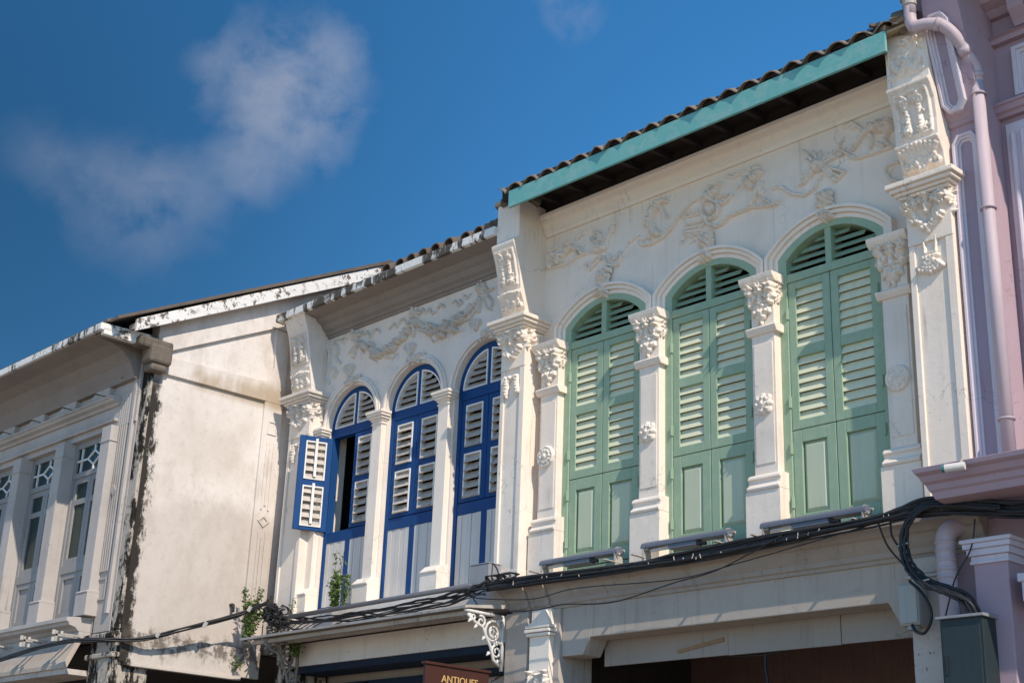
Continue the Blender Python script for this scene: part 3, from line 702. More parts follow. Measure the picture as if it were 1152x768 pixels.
for z, e in ((3.86, .012), (3.90, .022), (3.935, .014)): mb.box(-5.88-e, -5.55+e, -.2-e, .05, z, z+.025)
mb.build('column_band', M['aged'], cr, bevel=.004)

# eave: dark recess, wall plate, rafters, turquoise fascia, corrugated sheet
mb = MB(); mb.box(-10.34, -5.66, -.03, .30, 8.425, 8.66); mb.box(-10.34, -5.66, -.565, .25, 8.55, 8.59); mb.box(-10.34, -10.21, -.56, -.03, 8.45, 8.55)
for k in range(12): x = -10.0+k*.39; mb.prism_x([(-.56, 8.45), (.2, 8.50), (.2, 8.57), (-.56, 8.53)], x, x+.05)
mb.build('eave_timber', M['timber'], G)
MB().prism_y([(-10.20, 8.315), (-5.56, 8.30), (-5.56, 8.50), (-10.20, 8.51)], -.60, -.57).build('fascia_board', M['teal'], G, bevel=.004)
def corrugated(x0, x1, pitch, amp, y0, z0, y1, z1, th, sag=.0, jag=0., seg=8):
    n = int((x1-x0)/pitch*seg); rows = 10; vs = []; fs = []; rr = random.Random(5)
    jit = [rr.uniform(-jag, jag) for _ in range(int((x1-x0)/pitch)+3)]
    for i in range(n+1):
        x = x0+(x1-x0)*i/n; ph = (x-x0)/pitch; hz = amp*abs(math.cos(math.pi*ph))**.8*2-amp
        for j in range(rows+1):
            t = j/rows; e = jit[int(ph)]*(1-t) if j == 0 else 0
            yy = y0+(y1-y0)*t+e*1.0; zz = z0+(z1-z0)*t+hz+e*.3
            vs += [(x, yy, zz), (x, yy, zz-th)]
    m = (rows+1)*2
    for i in range(n):
        for j in range(rows):
            a = i*m+j*2; b2 = a+m
            fs += [(a, b2, b2+2, a+2), (a+1, a+3, b2+3, b2+1)]
        a = i*m; fs += [(a, a+1, a+m+1, a+m)]
    for a in (0, n*m):
        for j in range(rows): fs.append((a+2*j, a+2*j+2, a+2*j+3, a+2*j+1))
    return MB().add(vs, fs)
corrugated(-10.36, -5.34, .240, .044, -.618, 8.54, 3.6, 10.65, .013, jag=.018).build('roof', M['tile_pale'], G, smooth=False)
MB().prism_x([(3.6, 10.6), (7.2, 8.75), (7.2, 8.6), (3.6, 10.45)], -10.36, -5.34).build('rear_roof', M['tile'], G)
# rubble and a bent strip lodged at the end of the eave
mb = MB(); rr = random.Random(11)
for k in range(20):
    c = Vector((rr.uniform(-5.72, -5.34), rr.uniform(-.56, -.30), rr.uniform(8.50, 8.62))); s = rr.uniform(.02, .055)
    i0 = len(mb.v); mb.box(-s*1.6, s*1.6, -s, s, -s*.4, s*.4)
    mb.xf(Matrix.Translation(c) @ Matrix.Rotation(rr.uniform(-1, 1), 4, 'X') @ Matrix.Rotation(rr.uniform(0, 3), 4, 'Z') @ Matrix.Rotation(rr.uniform(-.8, .8), 4, 'Y'), i0)
for k in range(14):
    a = Vector((rr.uniform(-5.78, -5.4), rr.uniform(-.55, -.35), rr.uniform(8.50, 8.64)))
    mb.tube([a, a+Vector((rr.uniform(-.12, .06), rr.uniform(-.1, .02), rr.uniform(-.08, .10))), a+Vector((rr.uniform(-.22, .1), rr.uniform(-.15, .05), rr.uniform(-.22, .14)))], .006, 5)
mb.build('roof_debris', M['twig'], G)
mb = MB(); mb.prism_x([(-.58, 8.475), (-.54, 8.475), (-.42, 8.51), (-.42, 8.53), (-.54, 8.50), (-.58, 8.50)], -5.72, -5.30); mb.build('flashing', M['gutter_brown'], G)
mb = MB()
for k in range(12):
    c = Vector((rr.uniform(-10.60, -10.2), rr.uniform(-.46, -.2), rr.uniform(8.49, 8.53))); s = rr.uniform(.03, .06)
    i0 = len(mb.v); mb.box(-s*1.5, s*1.5, -s, s, -s*.5, s*.5); mb.xf(Matrix.Translation(c) @ Matrix.Rotation(rr.uniform(-.6, .6), 4, 'X') @ Matrix.Rotation(rr.uniform(0, 3), 4, 'Z'), i0)
mb.build('roof_rubble', M['stone'], G)
# shop front in the shade of the five-foot way
mb = MB(); 
for k in range(46): x = -10.2+k*.1; mb.box(x, x+.066, 2.34, 2.40, .14, 3.25)
mb.box(-10.3, -5.6, 2.44, 2.5, .14, 4.08); mb.box(-10.3, -5.6, 2.31, 2.42, 3.25, 3.33)
mb.build('shopfront', M['slat'], G)

# ================================================================== HOUSE WITH THE BLUE SHUTTERS
B = thing('shophouse', (-12.65, 0, 0), 'white shophouse with cobalt blue arched shutters and a plaster garland, one shutter leaf swung open', 'building')
shell(B, -14.66, -10.58, 7., [(7., 8.4), (4., 10.05), (1.6, 9.15), (.35, 8.5)], M['dark'], M['room'])
BO = [(-13.97, -13.02), (-12.80, -11.82), (-11.60, -10.60)]
BZ = 6.70
mb = MB()
for xa, xb in [(-14.78, -13.97), (-13.02, -12.80), (-11.82, -11.60)]: mb.box(xa, xb, 0, .30, 4.42, 8.2)
for xa, xb in BO:
    c = arc((xa+xb)/2, (xb-xa)/2, BZ, (xb-xa)/2); mb.band([(x, 8.2) for x, z in c], c, 0, .30)
mb.box(-10.60, -10.565, 0, .3, 4.42, 8.2)
mb.build('wall', M['bstucco'], B)
mb = MB()
for xa, xb in BO:
    cx, a = (xa+xb)/2, (xb-xa)/2
    for d0, d1, pr in ((0, .03, .02), (.03, .065, .045), (.065, .09, .03)):
        mb.band(arc(cx, a+d1, BZ, a+d1, 28), arc(cx, a+d0, BZ, a+d0, 28), -pr, .002)
mb.build('arch_moulding', M['bstucco'], B, bevel=.004)
GARLAND_ = [([(-13.51,7.73),(-13.35,7.66),(-13.18,7.56),(-12.95,7.46),(-12.76,7.49),(-12.58,7.57),(-12.45,7.68),(-12.39,7.75)],0.020,0.020,0.030),
([(-13.49,7.72),(-13.49,7.76)],0.018,0.012,0.035),
([(-13.51,7.74),(-13.52,7.75)],0.018,0.012,0.035),
([(-13.47,7.72),(-13.51,7.71)],0.021,0.014,0.039),
([(-13.45,7.69),(-13.45,7.70)],0.021,0.014,0.039),
([(-13.44,7.72),(-13.40,7.74)],0.023,0.015,0.042),
([(-13.44,7.70),(-13.39,7.68)],0.023,0.015,0.042),
([(-13.40,7.69),(-13.38,7.69)],0.025,0.016,0.046),
([(-13.40,7.68),(-13.37,7.63)],0.025,0.016,0.046),
([(-13.37,7.67),(-13.40,7.73)],0.028,0.018,0.049),
([(-13.36,7.68),(-13.32,7.67)],0.028,0.018,0.049),
([(-13.33,7.62),(-13.35,7.66)],0.030,0.019,0.053),
([(-13.30,7.64),(-13.33,7.64)],0.030,0.019,0.053),
([(-13.31,7.62),(-13.27,7.59)],0.032,0.020,0.056),
([(-13.19,7.55),(-13.15,7.56)],0.032,0.020,0.056),
([(-13.16,7.61),(-13.19,7.66)],0.033,0.021,0.058),
([(-13.14,7.51),(-13.14,7.47)],0.033,0.021,0.058),
([(-13.15,7.53),(-13.14,7.56)],0.035,0.022,0.060),
([(-13.10,7.47),(-13.13,7.46)],0.035,0.022,0.060),
([(-13.06,7.45),(-13.04,7.43)],0.036,0.023,0.062),
([(-13.03,7.49),(-13.08,7.47)],0.036,0.023,0.062),
([(-13.05,7.48),(-13.03,7.50)],0.037,0.023,0.064),
([(-12.99,7.44),(-12.99,7.46)],0.037,0.023,0.064),
([(-13.06,7.52),(-13.08,7.54)],0.038,0.024,0.064),
([(-12.97,7.46),(-12.99,7.46)],0.038,0.024,0.064),
([(-12.86,7.49),(-12.86,7.45)],0.038,0.024,0.065),
([(-12.85,7.51),(-12.85,7.49)],0.038,0.024,0.065),
([(-12.78,7.46),(-12.80,7.48)],0.038,0.024,0.065),
([(-12.80,7.46),(-12.82,7.47)],0.038,0.024,0.065),
([(-12.79,7.46),(-12.81,7.46)],0.038,0.024,0.064),
([(-12.74,7.46),(-12.76,7.44)],0.038,0.024,0.064),
([(-12.75,7.50),(-12.78,7.54)],0.037,0.023,0.064),
([(-12.71,7.49),(-12.72,7.49)],0.037,0.023,0.064),
([(-12.70,7.56),(-12.70,7.52)],0.036,0.023,0.062),
([(-12.64,7.54),(-12.63,7.54)],0.036,0.023,0.062),
([(-12.64,7.53),(-12.66,7.57)],0.035,0.022,0.060),
([(-12.65,7.56),(-12.65,7.53)],0.035,0.022,0.060),
([(-12.60,7.56),(-12.58,7.56)],0.033,0.021,0.058),
([(-12.54,7.56),(-12.57,7.54)],0.033,0.021,0.058),
([(-12.58,7.62),(-12.57,7.61)],0.032,0.020,0.056),
([(-12.56,7.61),(-12.56,7.59)],0.032,0.020,0.056),
([(-12.52,7.64),(-12.54,7.67)],0.030,0.019,0.053),
([(-12.43,7.62),(-12.47,7.60)],0.030,0.019,0.053),
([(-12.49,7.67),(-12.47,7.68)],0.028,0.018,0.049),
([(-12.48,7.68),(-12.49,7.72)],0.028,0.018,0.049),
([(-12.47,7.70),(-12.43,7.68)],0.025,0.016,0.046),
([(-12.40,7.67),(-12.42,7.68)],0.025,0.016,0.046),
([(-12.46,7.74),(-12.49,7.74)],0.023,0.015,0.042),
([(-12.41,7.72),(-12.44,7.76)],0.023,0.015,0.042),
([(-12.41,7.73),(-12.40,7.74)],0.021,0.014,0.039),
([(-12.38,7.71),(-12.38,7.72)],0.021,0.014,0.039),
([(-12.39,7.75),(-12.39,7.74)],0.018,0.012,0.035),
([(-12.38,7.74),(-12.35,7.73)],0.018,0.012,0.035),
([(-12.36,7.74),(-12.23,7.64),(-12.07,7.54),(-11.86,7.45),(-11.71,7.47),(-11.55,7.54),(-11.40,7.61),(-11.25,7.73)],0.020,0.020,0.030),
([(-12.36,7.75),(-12.37,7.71)],0.018,0.012,0.035),
([(-12.36,7.73),(-12.38,7.72)],0.018,0.012,0.035),
([(-12.31,7.71),(-12.30,7.71)],0.021,0.014,0.039),
([(-12.33,7.72),(-12.35,7.69)],0.021,0.014,0.039),
([(-12.29,7.66),(-12.37,7.68)],0.023,0.015,0.042),
([(-12.28,7.69),(-12.24,7.66)],0.023,0.015,0.042),
([(-12.25,7.65),(-12.17,7.62)],0.025,0.016,0.046),
([(-12.24,7.66),(-12.24,7.69)],0.025,0.016,0.046),
([(-12.21,7.58),(-12.17,7.56)],0.028,0.018,0.049),
([(-12.18,7.58),(-12.16,7.53)],0.028,0.018,0.049),
([(-12.13,7.59),(-12.09,7.63)],0.030,0.019,0.053),
([(-12.18,7.60),(-12.21,7.61)],0.030,0.019,0.053),
([(-12.14,7.59),(-12.06,7.56)],0.032,0.020,0.056),
([(-12.12,7.54),(-12.12,7.52)],0.032,0.020,0.056),
([(-12.06,7.50),(-12.10,7.49)],0.033,0.021,0.058),
([(-12.07,7.58),(-12.04,7.59)],0.033,0.021,0.058),
([(-11.96,7.49),(-11.94,7.48)],0.035,0.022,0.060),
([(-11.99,7.57),(-11.99,7.58)],0.035,0.022,0.060),
([(-11.95,7.49),(-11.94,7.51)],0.036,0.023,0.062),
([(-11.89,7.41),(-11.90,7.41)],0.036,0.023,0.062),
([(-11.89,7.43),(-11.84,7.44)],0.037,0.023,0.064),
([(-11.93,7.51),(-11.97,7.55)],0.037,0.023,0.064),
([(-11.84,7.49),(-11.79,7.46)],0.038,0.024,0.064),
([(-11.89,7.50),(-11.91,7.47)],0.038,0.024,0.064),
([(-11.84,7.52),(-11.84,7.51)],0.038,0.024,0.065),
([(-11.83,7.41),(-11.82,7.40)],0.038,0.024,0.065),
([(-11.79,7.48),(-11.80,7.53)],0.038,0.024,0.065),
([(-11.76,7.52),(-11.76,7.55)],0.038,0.024,0.065),
([(-11.64,7.44),(-11.61,7.42)],0.038,0.024,0.064),
([(-11.77,7.56),(-11.78,7.54)],0.038,0.024,0.064),
([(-11.67,7.46),(-11.64,7.49)],0.037,0.023,0.064),
([(-11.66,7.42),(-11.68,7.47)],0.037,0.023,0.064),
([(-11.64,7.52),(-11.63,7.54)],0.036,0.023,0.062),
([(-11.63,7.57),(-11.61,7.53)],0.036,0.023,0.062),
([(-11.55,7.56),(-11.54,7.62)],0.035,0.022,0.060),
([(-11.58,7.52),(-11.61,7.52)],0.035,0.022,0.060),
([(-11.54,7.51),(-11.53,7.51)],0.033,0.021,0.058),
([(-11.61,7.59),(-11.62,7.59)],0.033,0.021,0.058),
([(-11.50,7.53),(-11.52,7.54)],0.032,0.020,0.056),
([(-11.49,7.57),(-11.48,7.57)],0.032,0.020,0.056),
([(-11.42,7.58),(-11.39,7.57)],0.030,0.019,0.053),
([(-11.42,7.61),(-11.41,7.61)],0.030,0.019,0.053),
([(-11.41,7.58),(-11.44,7.62)],0.028,0.018,0.049),
([(-11.44,7.61),(-11.49,7.62)],0.028,0.018,0.049),
([(-11.40,7.66),(-11.41,7.65)],0.025,0.016,0.046),
([(-11.39,7.64),(-11.39,7.65)],0.025,0.016,0.046),
([(-11.38,7.68),(-11.37,7.66)],0.023,0.015,0.042),
([(-11.30,7.65),(-11.30,7.67)],0.023,0.015,0.042),
([(-11.29,7.69),(-11.26,7.70)],0.021,0.014,0.039),
([(-11.29,7.69),(-11.23,7.67)],0.021,0.014,0.039),
([(-11.26,7.74),(-11.27,7.75)],0.018,0.012,0.035),
([(-11.24,7.72),(-11.22,7.69)],0.018,0.012,0.035),
([(-13.51,7.83),(-13.45,7.82)],0.020,0.030,0.035),
([(-13.52,7.82),(-13.49,7.77)],0.020,0.030,0.035),
([(-13.55,7.82),(-13.58,7.79)],0.020,0.030,0.035),
([(-13.57,7.84),(-13.63,7.86)],0.020,0.030,0.035),
([(-13.56,7.86),(-13.59,7.91)],0.020,0.030,0.035),
([(-13.53,7.85),(-13.50,7.88)],0.020,0.030,0.035),
([(-13.54,7.84)],0.035,0.035,0.055),
([(-12.36,7.84),(-12.30,7.82)],0.020,0.030,0.035),
([(-12.37,7.82),(-12.34,7.78)],0.020,0.030,0.035),
([(-12.40,7.83),(-12.42,7.80)],0.020,0.030,0.035),
([(-12.42,7.85),(-12.47,7.87)],0.020,0.030,0.035),
([(-12.40,7.87),(-12.44,7.91)],0.020,0.030,0.035),
([(-12.38,7.86),(-12.35,7.89)],0.020,0.030,0.035),
([(-12.39,7.84)],0.035,0.035,0.055),
([(-11.20,7.83),(-11.15,7.82)],0.020,0.030,0.035),
([(-11.21,7.82),(-11.19,7.78)],0.020,0.030,0.035),
([(-11.24,7.83),(-11.26,7.80)],0.020,0.030,0.035),
([(-11.25,7.85),(-11.30,7.86)],0.020,0.030,0.035),
([(-11.24,7.86),(-11.27,7.90)],0.020,0.030,0.035),
([(-11.21,7.85),(-11.19,7.88)],0.020,0.030,0.035),
([(-11.23,7.84)],0.035,0.035,0.055),
([(-13.42,7.86),(-13.37,7.80),(-13.31,7.83),(-13.26,7.77),(-13.21,7.74),(-13.17,7.81),(-13.12,7.82),(-13.05,7.76)],0.015,0.012,0.022),
([(-13.23,7.73),(-13.20,7.81)],0.010,0.010,0.015),
([(-12.86,7.76),(-12.79,7.81),(-12.73,7.74),(-12.67,7.80),(-12.62,7.83),(-12.56,7.77)],0.015,0.012,0.022),
([(-12.46,7.80),(-12.42,7.91)],0.020,0.012,0.030),
([(-12.26,7.86),(-12.19,7.79),(-12.13,7.83),(-12.07,7.75),(-12.01,7.76)],0.016,0.012,0.024),
([(-11.97,7.80),(-11.93,7.83),(-11.86,7.78)],0.020,0.014,0.024),
([(-11.72,7.80),(-11.67,7.81),(-11.61,7.73),(-11.55,7.75),(-11.59,7.80)],0.014,0.012,0.022),
([(-11.52,7.83),(-11.46,7.78),(-11.41,7.82)],0.016,0.012,0.022),
([(-11.20,7.88),(-11.10,7.78),(-11.02,7.78)],0.020,0.012,0.028),
([(-11.14,7.75),(-11.04,7.64),(-11.03,7.58)],0.025,0.016,0.030),
([(-11.23,7.93),(-11.22,7.97)],0.020,0.010,0.020),
([(-13.49,7.71),(-13.51,7.64),(-13.54,7.55)],0.020,0.024,0.035),
([(-13.54,7.67),(-13.62,7.62)],0.014,0.010,0.020),
([(-13.43,7.67),(-13.34,7.55)],0.014,0.010,0.020),
([(-12.38,7.68),(-12.39,7.56)],0.020,0.028,0.040),
([(-12.34,7.67),(-12.27,7.58)],0.014,0.012,0.020),
([(-12.44,7.69),(-12.52,7.63)],0.014,0.012,0.020),
([(-11.23,7.71),(-11.25,7.57)],0.022,0.030,0.040),
([(-11.19,7.72),(-11.12,7.58),(-11.04,7.53)],0.016,0.012,0.022),
([(-11.39,7.52),(-11.27,7.63)],0.020,0.020,0.026),
([(-11.45,7.51),(-11.36,7.55)],0.020,0.020,0.030),
([(-12.91,7.40),(-12.75,7.35)],0.012,0.008,0.014),
([(-13.24,7.48),(-13.07,7.38)],0.010,0.008,0.012),
([(-12.13,7.50),(-12.02,7.38),(-11.94,7.41)],0.010,0.008,0.014),
([(-11.56,7.40),(-11.49,7.41)],0.012,0.008,0.012),
([(-12.77,7.36),(-12.69,7.40)],0.010,0.010,0.012),
([(-14.10,7.90),(-14.10,7.80),(-14.04,7.69),(-14.06,7.61),(-14.00,7.51),(-14.07,7.42),(-14.01,7.31)],0.020,0.014,0.026),
([(-14.02,7.86),(-13.91,7.78),(-13.86,7.68),(-13.93,7.66),(-13.85,7.57),(-13.81,7.53)],0.024,0.014,0.030),
([(-14.02,7.88),(-13.90,7.86)],0.018,0.014,0.020),
([(-13.84,7.85),(-13.76,7.79),(-13.72,7.83)],0.020,0.014,0.026),
([(-13.79,7.87),(-13.75,7.88)],0.020,0.014,0.026),
([(-13.93,7.50),(-13.87,7.41),(-13.90,7.36)],0.018,0.010,0.022),
([(-13.96,7.40),(-13.86,7.40)],0.014,0.010,0.020),
([(-13.66,7.63),(-13.56,7.71)],0.014,0.008,0.016),
([(-13.59,7.30),(-13.72,7.43)],0.008,0.020,0.030),
([(-13.59,7.30),(-13.70,7.45)],0.008,0.020,0.030),
([(-13.59,7.30),(-13.67,7.46)],0.008,0.020,0.030),
([(-13.59,7.30),(-13.63,7.46)],0.008,0.020,0.030),
([(-13.59,7.30),(-13.59,7.46)],0.008,0.020,0.030),
([(-13.59,7.30),(-13.55,7.44)],0.008,0.020,0.030),
([(-13.59,7.30),(-13.52,7.41)],0.008,0.020,0.030),
([(-12.42,7.31),(-12.54,7.43)],0.008,0.020,0.030),
([(-12.42,7.31),(-12.51,7.45)],0.008,0.020,0.030),
([(-12.42,7.31),(-12.48,7.46)],0.008,0.020,0.030),
([(-12.42,7.31),(-12.45,7.46)],0.008,0.020,0.030),
([(-12.42,7.31),(-12.42,7.46)],0.008,0.020,0.030),
([(-12.42,7.31),(-12.38,7.44)],0.008,0.020,0.030),
([(-12.42,7.31),(-12.35,7.42)],0.008,0.020,0.030),
([(-11.28,7.34),(-11.39,7.45)],0.008,0.020,0.030),
([(-11.28,7.34),(-11.36,7.47)],0.008,0.020,0.030),
([(-11.28,7.34),(-11.34,7.48)],0.008,0.020,0.030),
([(-11.28,7.34),(-11.31,7.48)],0.008,0.020,0.030),
([(-11.28,7.34),(-11.28,7.47)],0.008,0.020,0.030),
([(-11.28,7.34),(-11.24,7.46)],0.008,0.020,0.030),
([(-11.28,7.34),(-11.22,7.43)],0.008,0.020,0.030)]
GARLAND = [(p_, a_*.78, b_*.78, h_*1.6) for p_, a_, b_, h_ in GARLAND_]
relief('garland_relief', [s for s in GARLAND if s[0][0][0] < -12.45], front(0, 0, 0), M['brelief'], B, .0072)
relief('garland_relief', [s for s in GARLAND if s[0][0][0] >= -12.45], front(0, 0, 0), M['brelief'], B, .0072)
for i, (xa, xb) in enumerate(BO):
    rr = random.Random(i); o = []
    for k in range(16): o.append(([(rr.uniform(-.14, .14), rr.uniform(-.045, .05))], rr.uniform(.018, .03), .012, rr.uniform(.03, .05)))
    relief('keystone_spray', o+petals(0, 0, .05, 6, .5, .05), front((xa+xb)/2, -.03, BZ+(xb-xa)/2+.05), M['brelief'], B, .008)
def column(x, w, parent):
    mb = MB(); h = w/2
    mb.box(x-h, x+h, -.07, .02, 4.70, 6.56)
    mb.box(x-h-.06, x+h+.05, -.15, .02, 4.43, 4.63)
    mb.prism_x([(.02, 4.63), (-.16, 4.63), (-.165, 4.65), (-.15, 4.665), (-.11, 4.70), (-.09, 4.72), (.02, 4.72)], x-h-.055, x+h+.045)
    for z0, z1, e in ((6.54, 6.56, .012), (6.58, 6.605, .015), (6.605, 6.635, .035), (6.635, 6.665, .055), (6.665, 6.70, .068)): mb.box(x-h-e, x+h+e, -.07-e, .02, z0, z1)
    mb.box(x-h, x+h, -.07, .02, 6.56, 6.60)
    return mb.build('window_column', M['trim'], parent, bevel=.006)
c1 = column(-12.90, .175, B); copy_tree(c1, B, (1.19, 0, 0)); copy_tree(c1, B, (-1.17, 0, 0))
Hs = []
def blue_window(xa, xb, leaves):
    cx, a = (xa+xb)/2, (xb-xa)/2; y0 = .06
    ci = arc(cx, a-.07, BZ, a-.07, 28); c0 = arc(cx, a, BZ, a, 28); mb = MB()
    mb.band(c0, ci, y0, .16)
    mb.box(xa, xa+.055, y0, .16, 4.43, BZ); mb.box(xb-.055, xb, y0, .16, 4.43, BZ)
    mb.box(xa+.055, xb-.055, y0+.003, .155, 6.585, 6.70); mb.box(cx-.03, cx+.03, y0+.006, .15, 6.70, BZ+a-.06)
    mb.box(xa+.055, xb-.055, y0+.003, .155, 4.43, 4.50); mb.box(xa+.055, xb-.055, y0+.006, .15, 5.27, 5.40)
    mb.box(cx-.045, cx+.045, y0+.008, .14, 4.50, 5.27)
    w = mb.build('window', M['blue'], B, bevel=.004)
    # lunette: white beads and louvres
    f = lambda x: BZ+math.sqrt(max((a-.085)**2-(x-cx)**2, 0))
    mb = MB(); bd = .018
    ca = arc(cx, a-.07, BZ, a-.07, 40); cb = arc(cx, a-.07-bd, BZ, a-.07-bd, 40)
    L = [i for i, p in enumerate(ca) if p[0] < cx-.03]; Rg = [i for i, p in enumerate(ca) if p[0] > cx+.03]
    mb.band([ca[i] for i in L], [cb[i] for i in L], y0-.006, .12); mb.band([ca[i] for i in Rg], [cb[i] for i in Rg], y0-.006, .12)
    for q0, q1 in ((xa+.07, cx-.03), (cx+.03, xb-.07)): mb.box(q0, q1, y0-.004, .12, 6.70, 6.70+bd)
    for s in (-1, 1): x = cx+s*(.03+bd/2); mb.box(x-bd/2, x+bd/2, y0-.004, .12, 6.70+bd, f(x)-.004)
    mb.build('lunette_bead', M['bwhite'], w)
    mb = MB()
    for q0, q1 in ((xa+.085, cx-.045), (cx+.045, xb-.085)): slats(mb, q0, q1, 6.71, BZ+a-.05, .085, 6, .10, R(40), .012, f)
    mb.build('lunette_louvre', M['blouvre'], w)
    for q0, q1 in ((xa+.06, cx-.045), (cx+.045, xb-.06)):
        mb = MB(); nb = 5; bw = (q1-q0)/nb
        for k in range(nb): mb.box(q0+k*bw+.002, q0+(k+1)*bw-.002, y0+.012+.004*(k % 2), .13, 4.50, 5.27)
        mb.box(q0, q1, y0+.03, .14, 4.50, 5.27)
        mb.build('board_panel', M['bboard'], w)
    def leaf(q0, q1, mat4=None, rod=False):
        yA, yB = y0+.008, .105; st = .075; parts = []
        mb = MB(); mb.box(q0, q0+st, yA, yB, 5.41, 6.58); mb.box(q1-st, q1, yA, yB, 5.41, 6.58)
        for r0, r1 in ((5.41, 5.455), (5.955, 6.035), (6.515, 6.58)): mb.box(q0+st, q1-st, yA, yB, r0, r1)
        parts.append((mb, 'shutter', M['blue'], .004))
        for r0, r1 in ((5.455, 5.955), (6.035, 6.515)):
            mb = MB(); e = .016; p0, p1 = q0+st, q1-st
            for s0, s1, t0, t1 in ((p0, p0+e, r0, r1), (p1-e, p1, r0, r1), (p0+e, p1-e, r0, r0+e), (p0+e, p1-e, r1-e, r1)): mb.box(s0, s1, yA-.010, yB+.012, t0, t1)
            parts.append((mb, 'louvre_bead', M['bwhite'], 0))
            mb = MB()
            if rod: slats(mb, p0+e, p1-e, r0+e*.3, r1-e*.2, (yA+yB)/2-.002, 5, .100, R(-30), .010)
            else: slats(mb, p0+e, p1-e, r0+e*.2, r1-e*.1, (yA+yB)/2-.012, 5, .125, R(38), .012)
            parts.append((mb, 'louvre', M['blouvre'], 0))
            if rod:
                mb = MB(); mb.box((p0+p1)/2-.016, (p0+p1)/2+.016, yB+.006, yB+.034, r0+.03, r1+.03); parts.append((mb, 'tilt_rod', M['bwhite'], .003))
        for mb, nme, mt, bv in parts:
            if mat4 is not None: mb.xf(mat4)
            mb.build(nme, mt, w, bevel=bv)
    if 'l' in leaves: leaf(xa+.06, cx-.004)
    if 'r' in leaves: leaf(cx+.004, xb-.06)
    if 'o' in leaves:                                 # left leaf swung out on its hinges
        hx, hy = xa+.03, y0
        T = Matrix.Translation((hx, hy, 0)) @ Matrix.Rotation(-R(OPEN_ANGLE), 4, 'Z') @ Matrix.Translation((-(xa+.06), -y0-.008, 0))
        leaf(xa+.06, cx-.004, T, True)
    return w
OPEN_ANGLE = 112
blue_window(*BO[0], 'ro')
w1 = blue_window(*BO[1], 'lr')
copy_tree(w1, B, (BO[2][0]-BO[1][0], 0, 0))
# party-wall pilaster on the left
cB = [(-.20, 7.165), (-.215, 7.25), (-.235, 7.36), (-.262, 7.47), (-.27, 7.50), (-.262, 7.52), (-.28, 7.66), (-.315, 7.84), (-.345, 7.97), (-.36, 8.0), (-.40, 8.10), (-.42, 8.16)]
pilaster(-14.53, -14.10, -.19, B, cB, (7.56, 7.93), M['bstucco'], M['brelief'], 'tassel')
mb = MB(); mb.box(-14.76, -14.53, -.02, .3, 4.42, 8.16); mb.build('pilaster_return', M['bstucco'], B)
# deep eave with cove mouldings and a chipped white edge
prof = [(.0, 7.92), (-.022, 7.92), (-.03, 7.945), (-.06, 7.955), (-.065, 7.985), (-.11, 8.01), (-.14, 8.045), (-.145, 8.065), (-.19, 8.085), (-.225, 8.11), (-.23, 8.135), (-.43, 8.155), (-.43, 8.20), (0, 8.20)]
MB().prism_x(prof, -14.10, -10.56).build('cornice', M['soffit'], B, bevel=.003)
mb = MB(); mb.prism_x([(-.47, 8.16), (-.432, 8.155), (-.10, 8.165), (-.10, 8.25), (-.44, 8.265), (-.47, 8.255)], -14.66, -10.555)
mb.build('eave_edge', M['chip'], B, bevel=.008)
mb = MB(); rr = random.Random(4)
n = 18
for k in range(n):                                    # rows of half-round tiles running up the roof
    x = -14.55+k*.225; y0 = -.44+rr.uniform(-.03, .04)+(.42 if k < 9 else .06); r_ = .082
    for j in range(6):
        ya = y0+j*.36; za = 8.285+(ya+.42)*.48
        vs = []; m_ = 7
        for (yy, zz, rs) in ((ya, za+.012, r_*1.08), (ya+.40, za+.40*.48, r_)):
            for q in range(m_): a = math.pi*q/(m_-1); vs.append((x-rs*math.cos(a), yy, zz+rs*math.sin(a)))
            for q in range(m_): a = math.pi*(m_-1-q)/(m_-1); vs.append((x-(rs-.014)*math.cos(a), yy, zz+(rs-.014)*math.sin(a)))
        k2 = 2*m_
        mb.add(vs, [tuple(range(k2)), tuple(range(2*k2-1, k2-1, -1))]+[(q, (q+1) % k2, k2+(q+1) % k2, k2+q) for q in range(k2)])
mb.prism_x([(-.40, 8.255), (-.30, 8.255), (1.6, 9.21), (1.6, 9.27)], -14.66, -10.57)
mb.build('roof', M['tile'], B)
MB().prism_x([(1.6, 9.20), (4.0, 10.2), (7.2, 8.5), (7.2, 8.35), (4.0, 10.1)], -14.66, -10.57).build('upper_roof', M['tile'], B)
mb = MB(); rr = random.Random(21)
for k in range(5):
    x = -10.66+rr.uniform(-.03, .06); mb.tube([(x, -.46+k*.06, 8.27+k*.045), (x+.02, -.22+k*.06, 8.38+k*.045)], .055, 8)
mb.build('ridge_tiles', M['tile'], B)
# sill band, frieze board, awning of sheet metal on brackets
mb = MB(); mb.box(-14.76, -10.36, -.15, .32, 4.12, 4.43); mb.build('sill_band', M['bstucco'], B, bevel=.006)
mb = MB(); mb.box(-14.2, -10.42, -.18, .25, 3.79, 4.05); mb.build('lintel', M['bstucco'], B, bevel=.006)
mb = MB(); mb.box(-14.2, -10.42, -.16, .20, 3.71, 3.79)
mb.box(-13.75, -10.42, .22, .30, 3.55, 3.63)
mb.band([(-13.9, 3.62), (-13.6, 3.62), (-13.35, 3.60), (-13.1, 3.62)], [(-14.0, 3.2), (-13.85, 3.2), (-13.5, 3.53), (-13.1, 3.55)], .22, .30)
mb.build('lintel_trim', M['shade_blue'], B, bevel=.004)
mb = MB(); mb.box(-14.2, -10.42, .32, .42, 3.2, 4.08); mb.build('inner_beam', M['under'], B)
mb = MB(); mb.prism_x([(-.16, 4.155), (-.16, 4.115), (-.72, 4.055), (-.76, 4.045), (-.765, 4.07), (-.72, 4.08)], -14.30, -10.40)
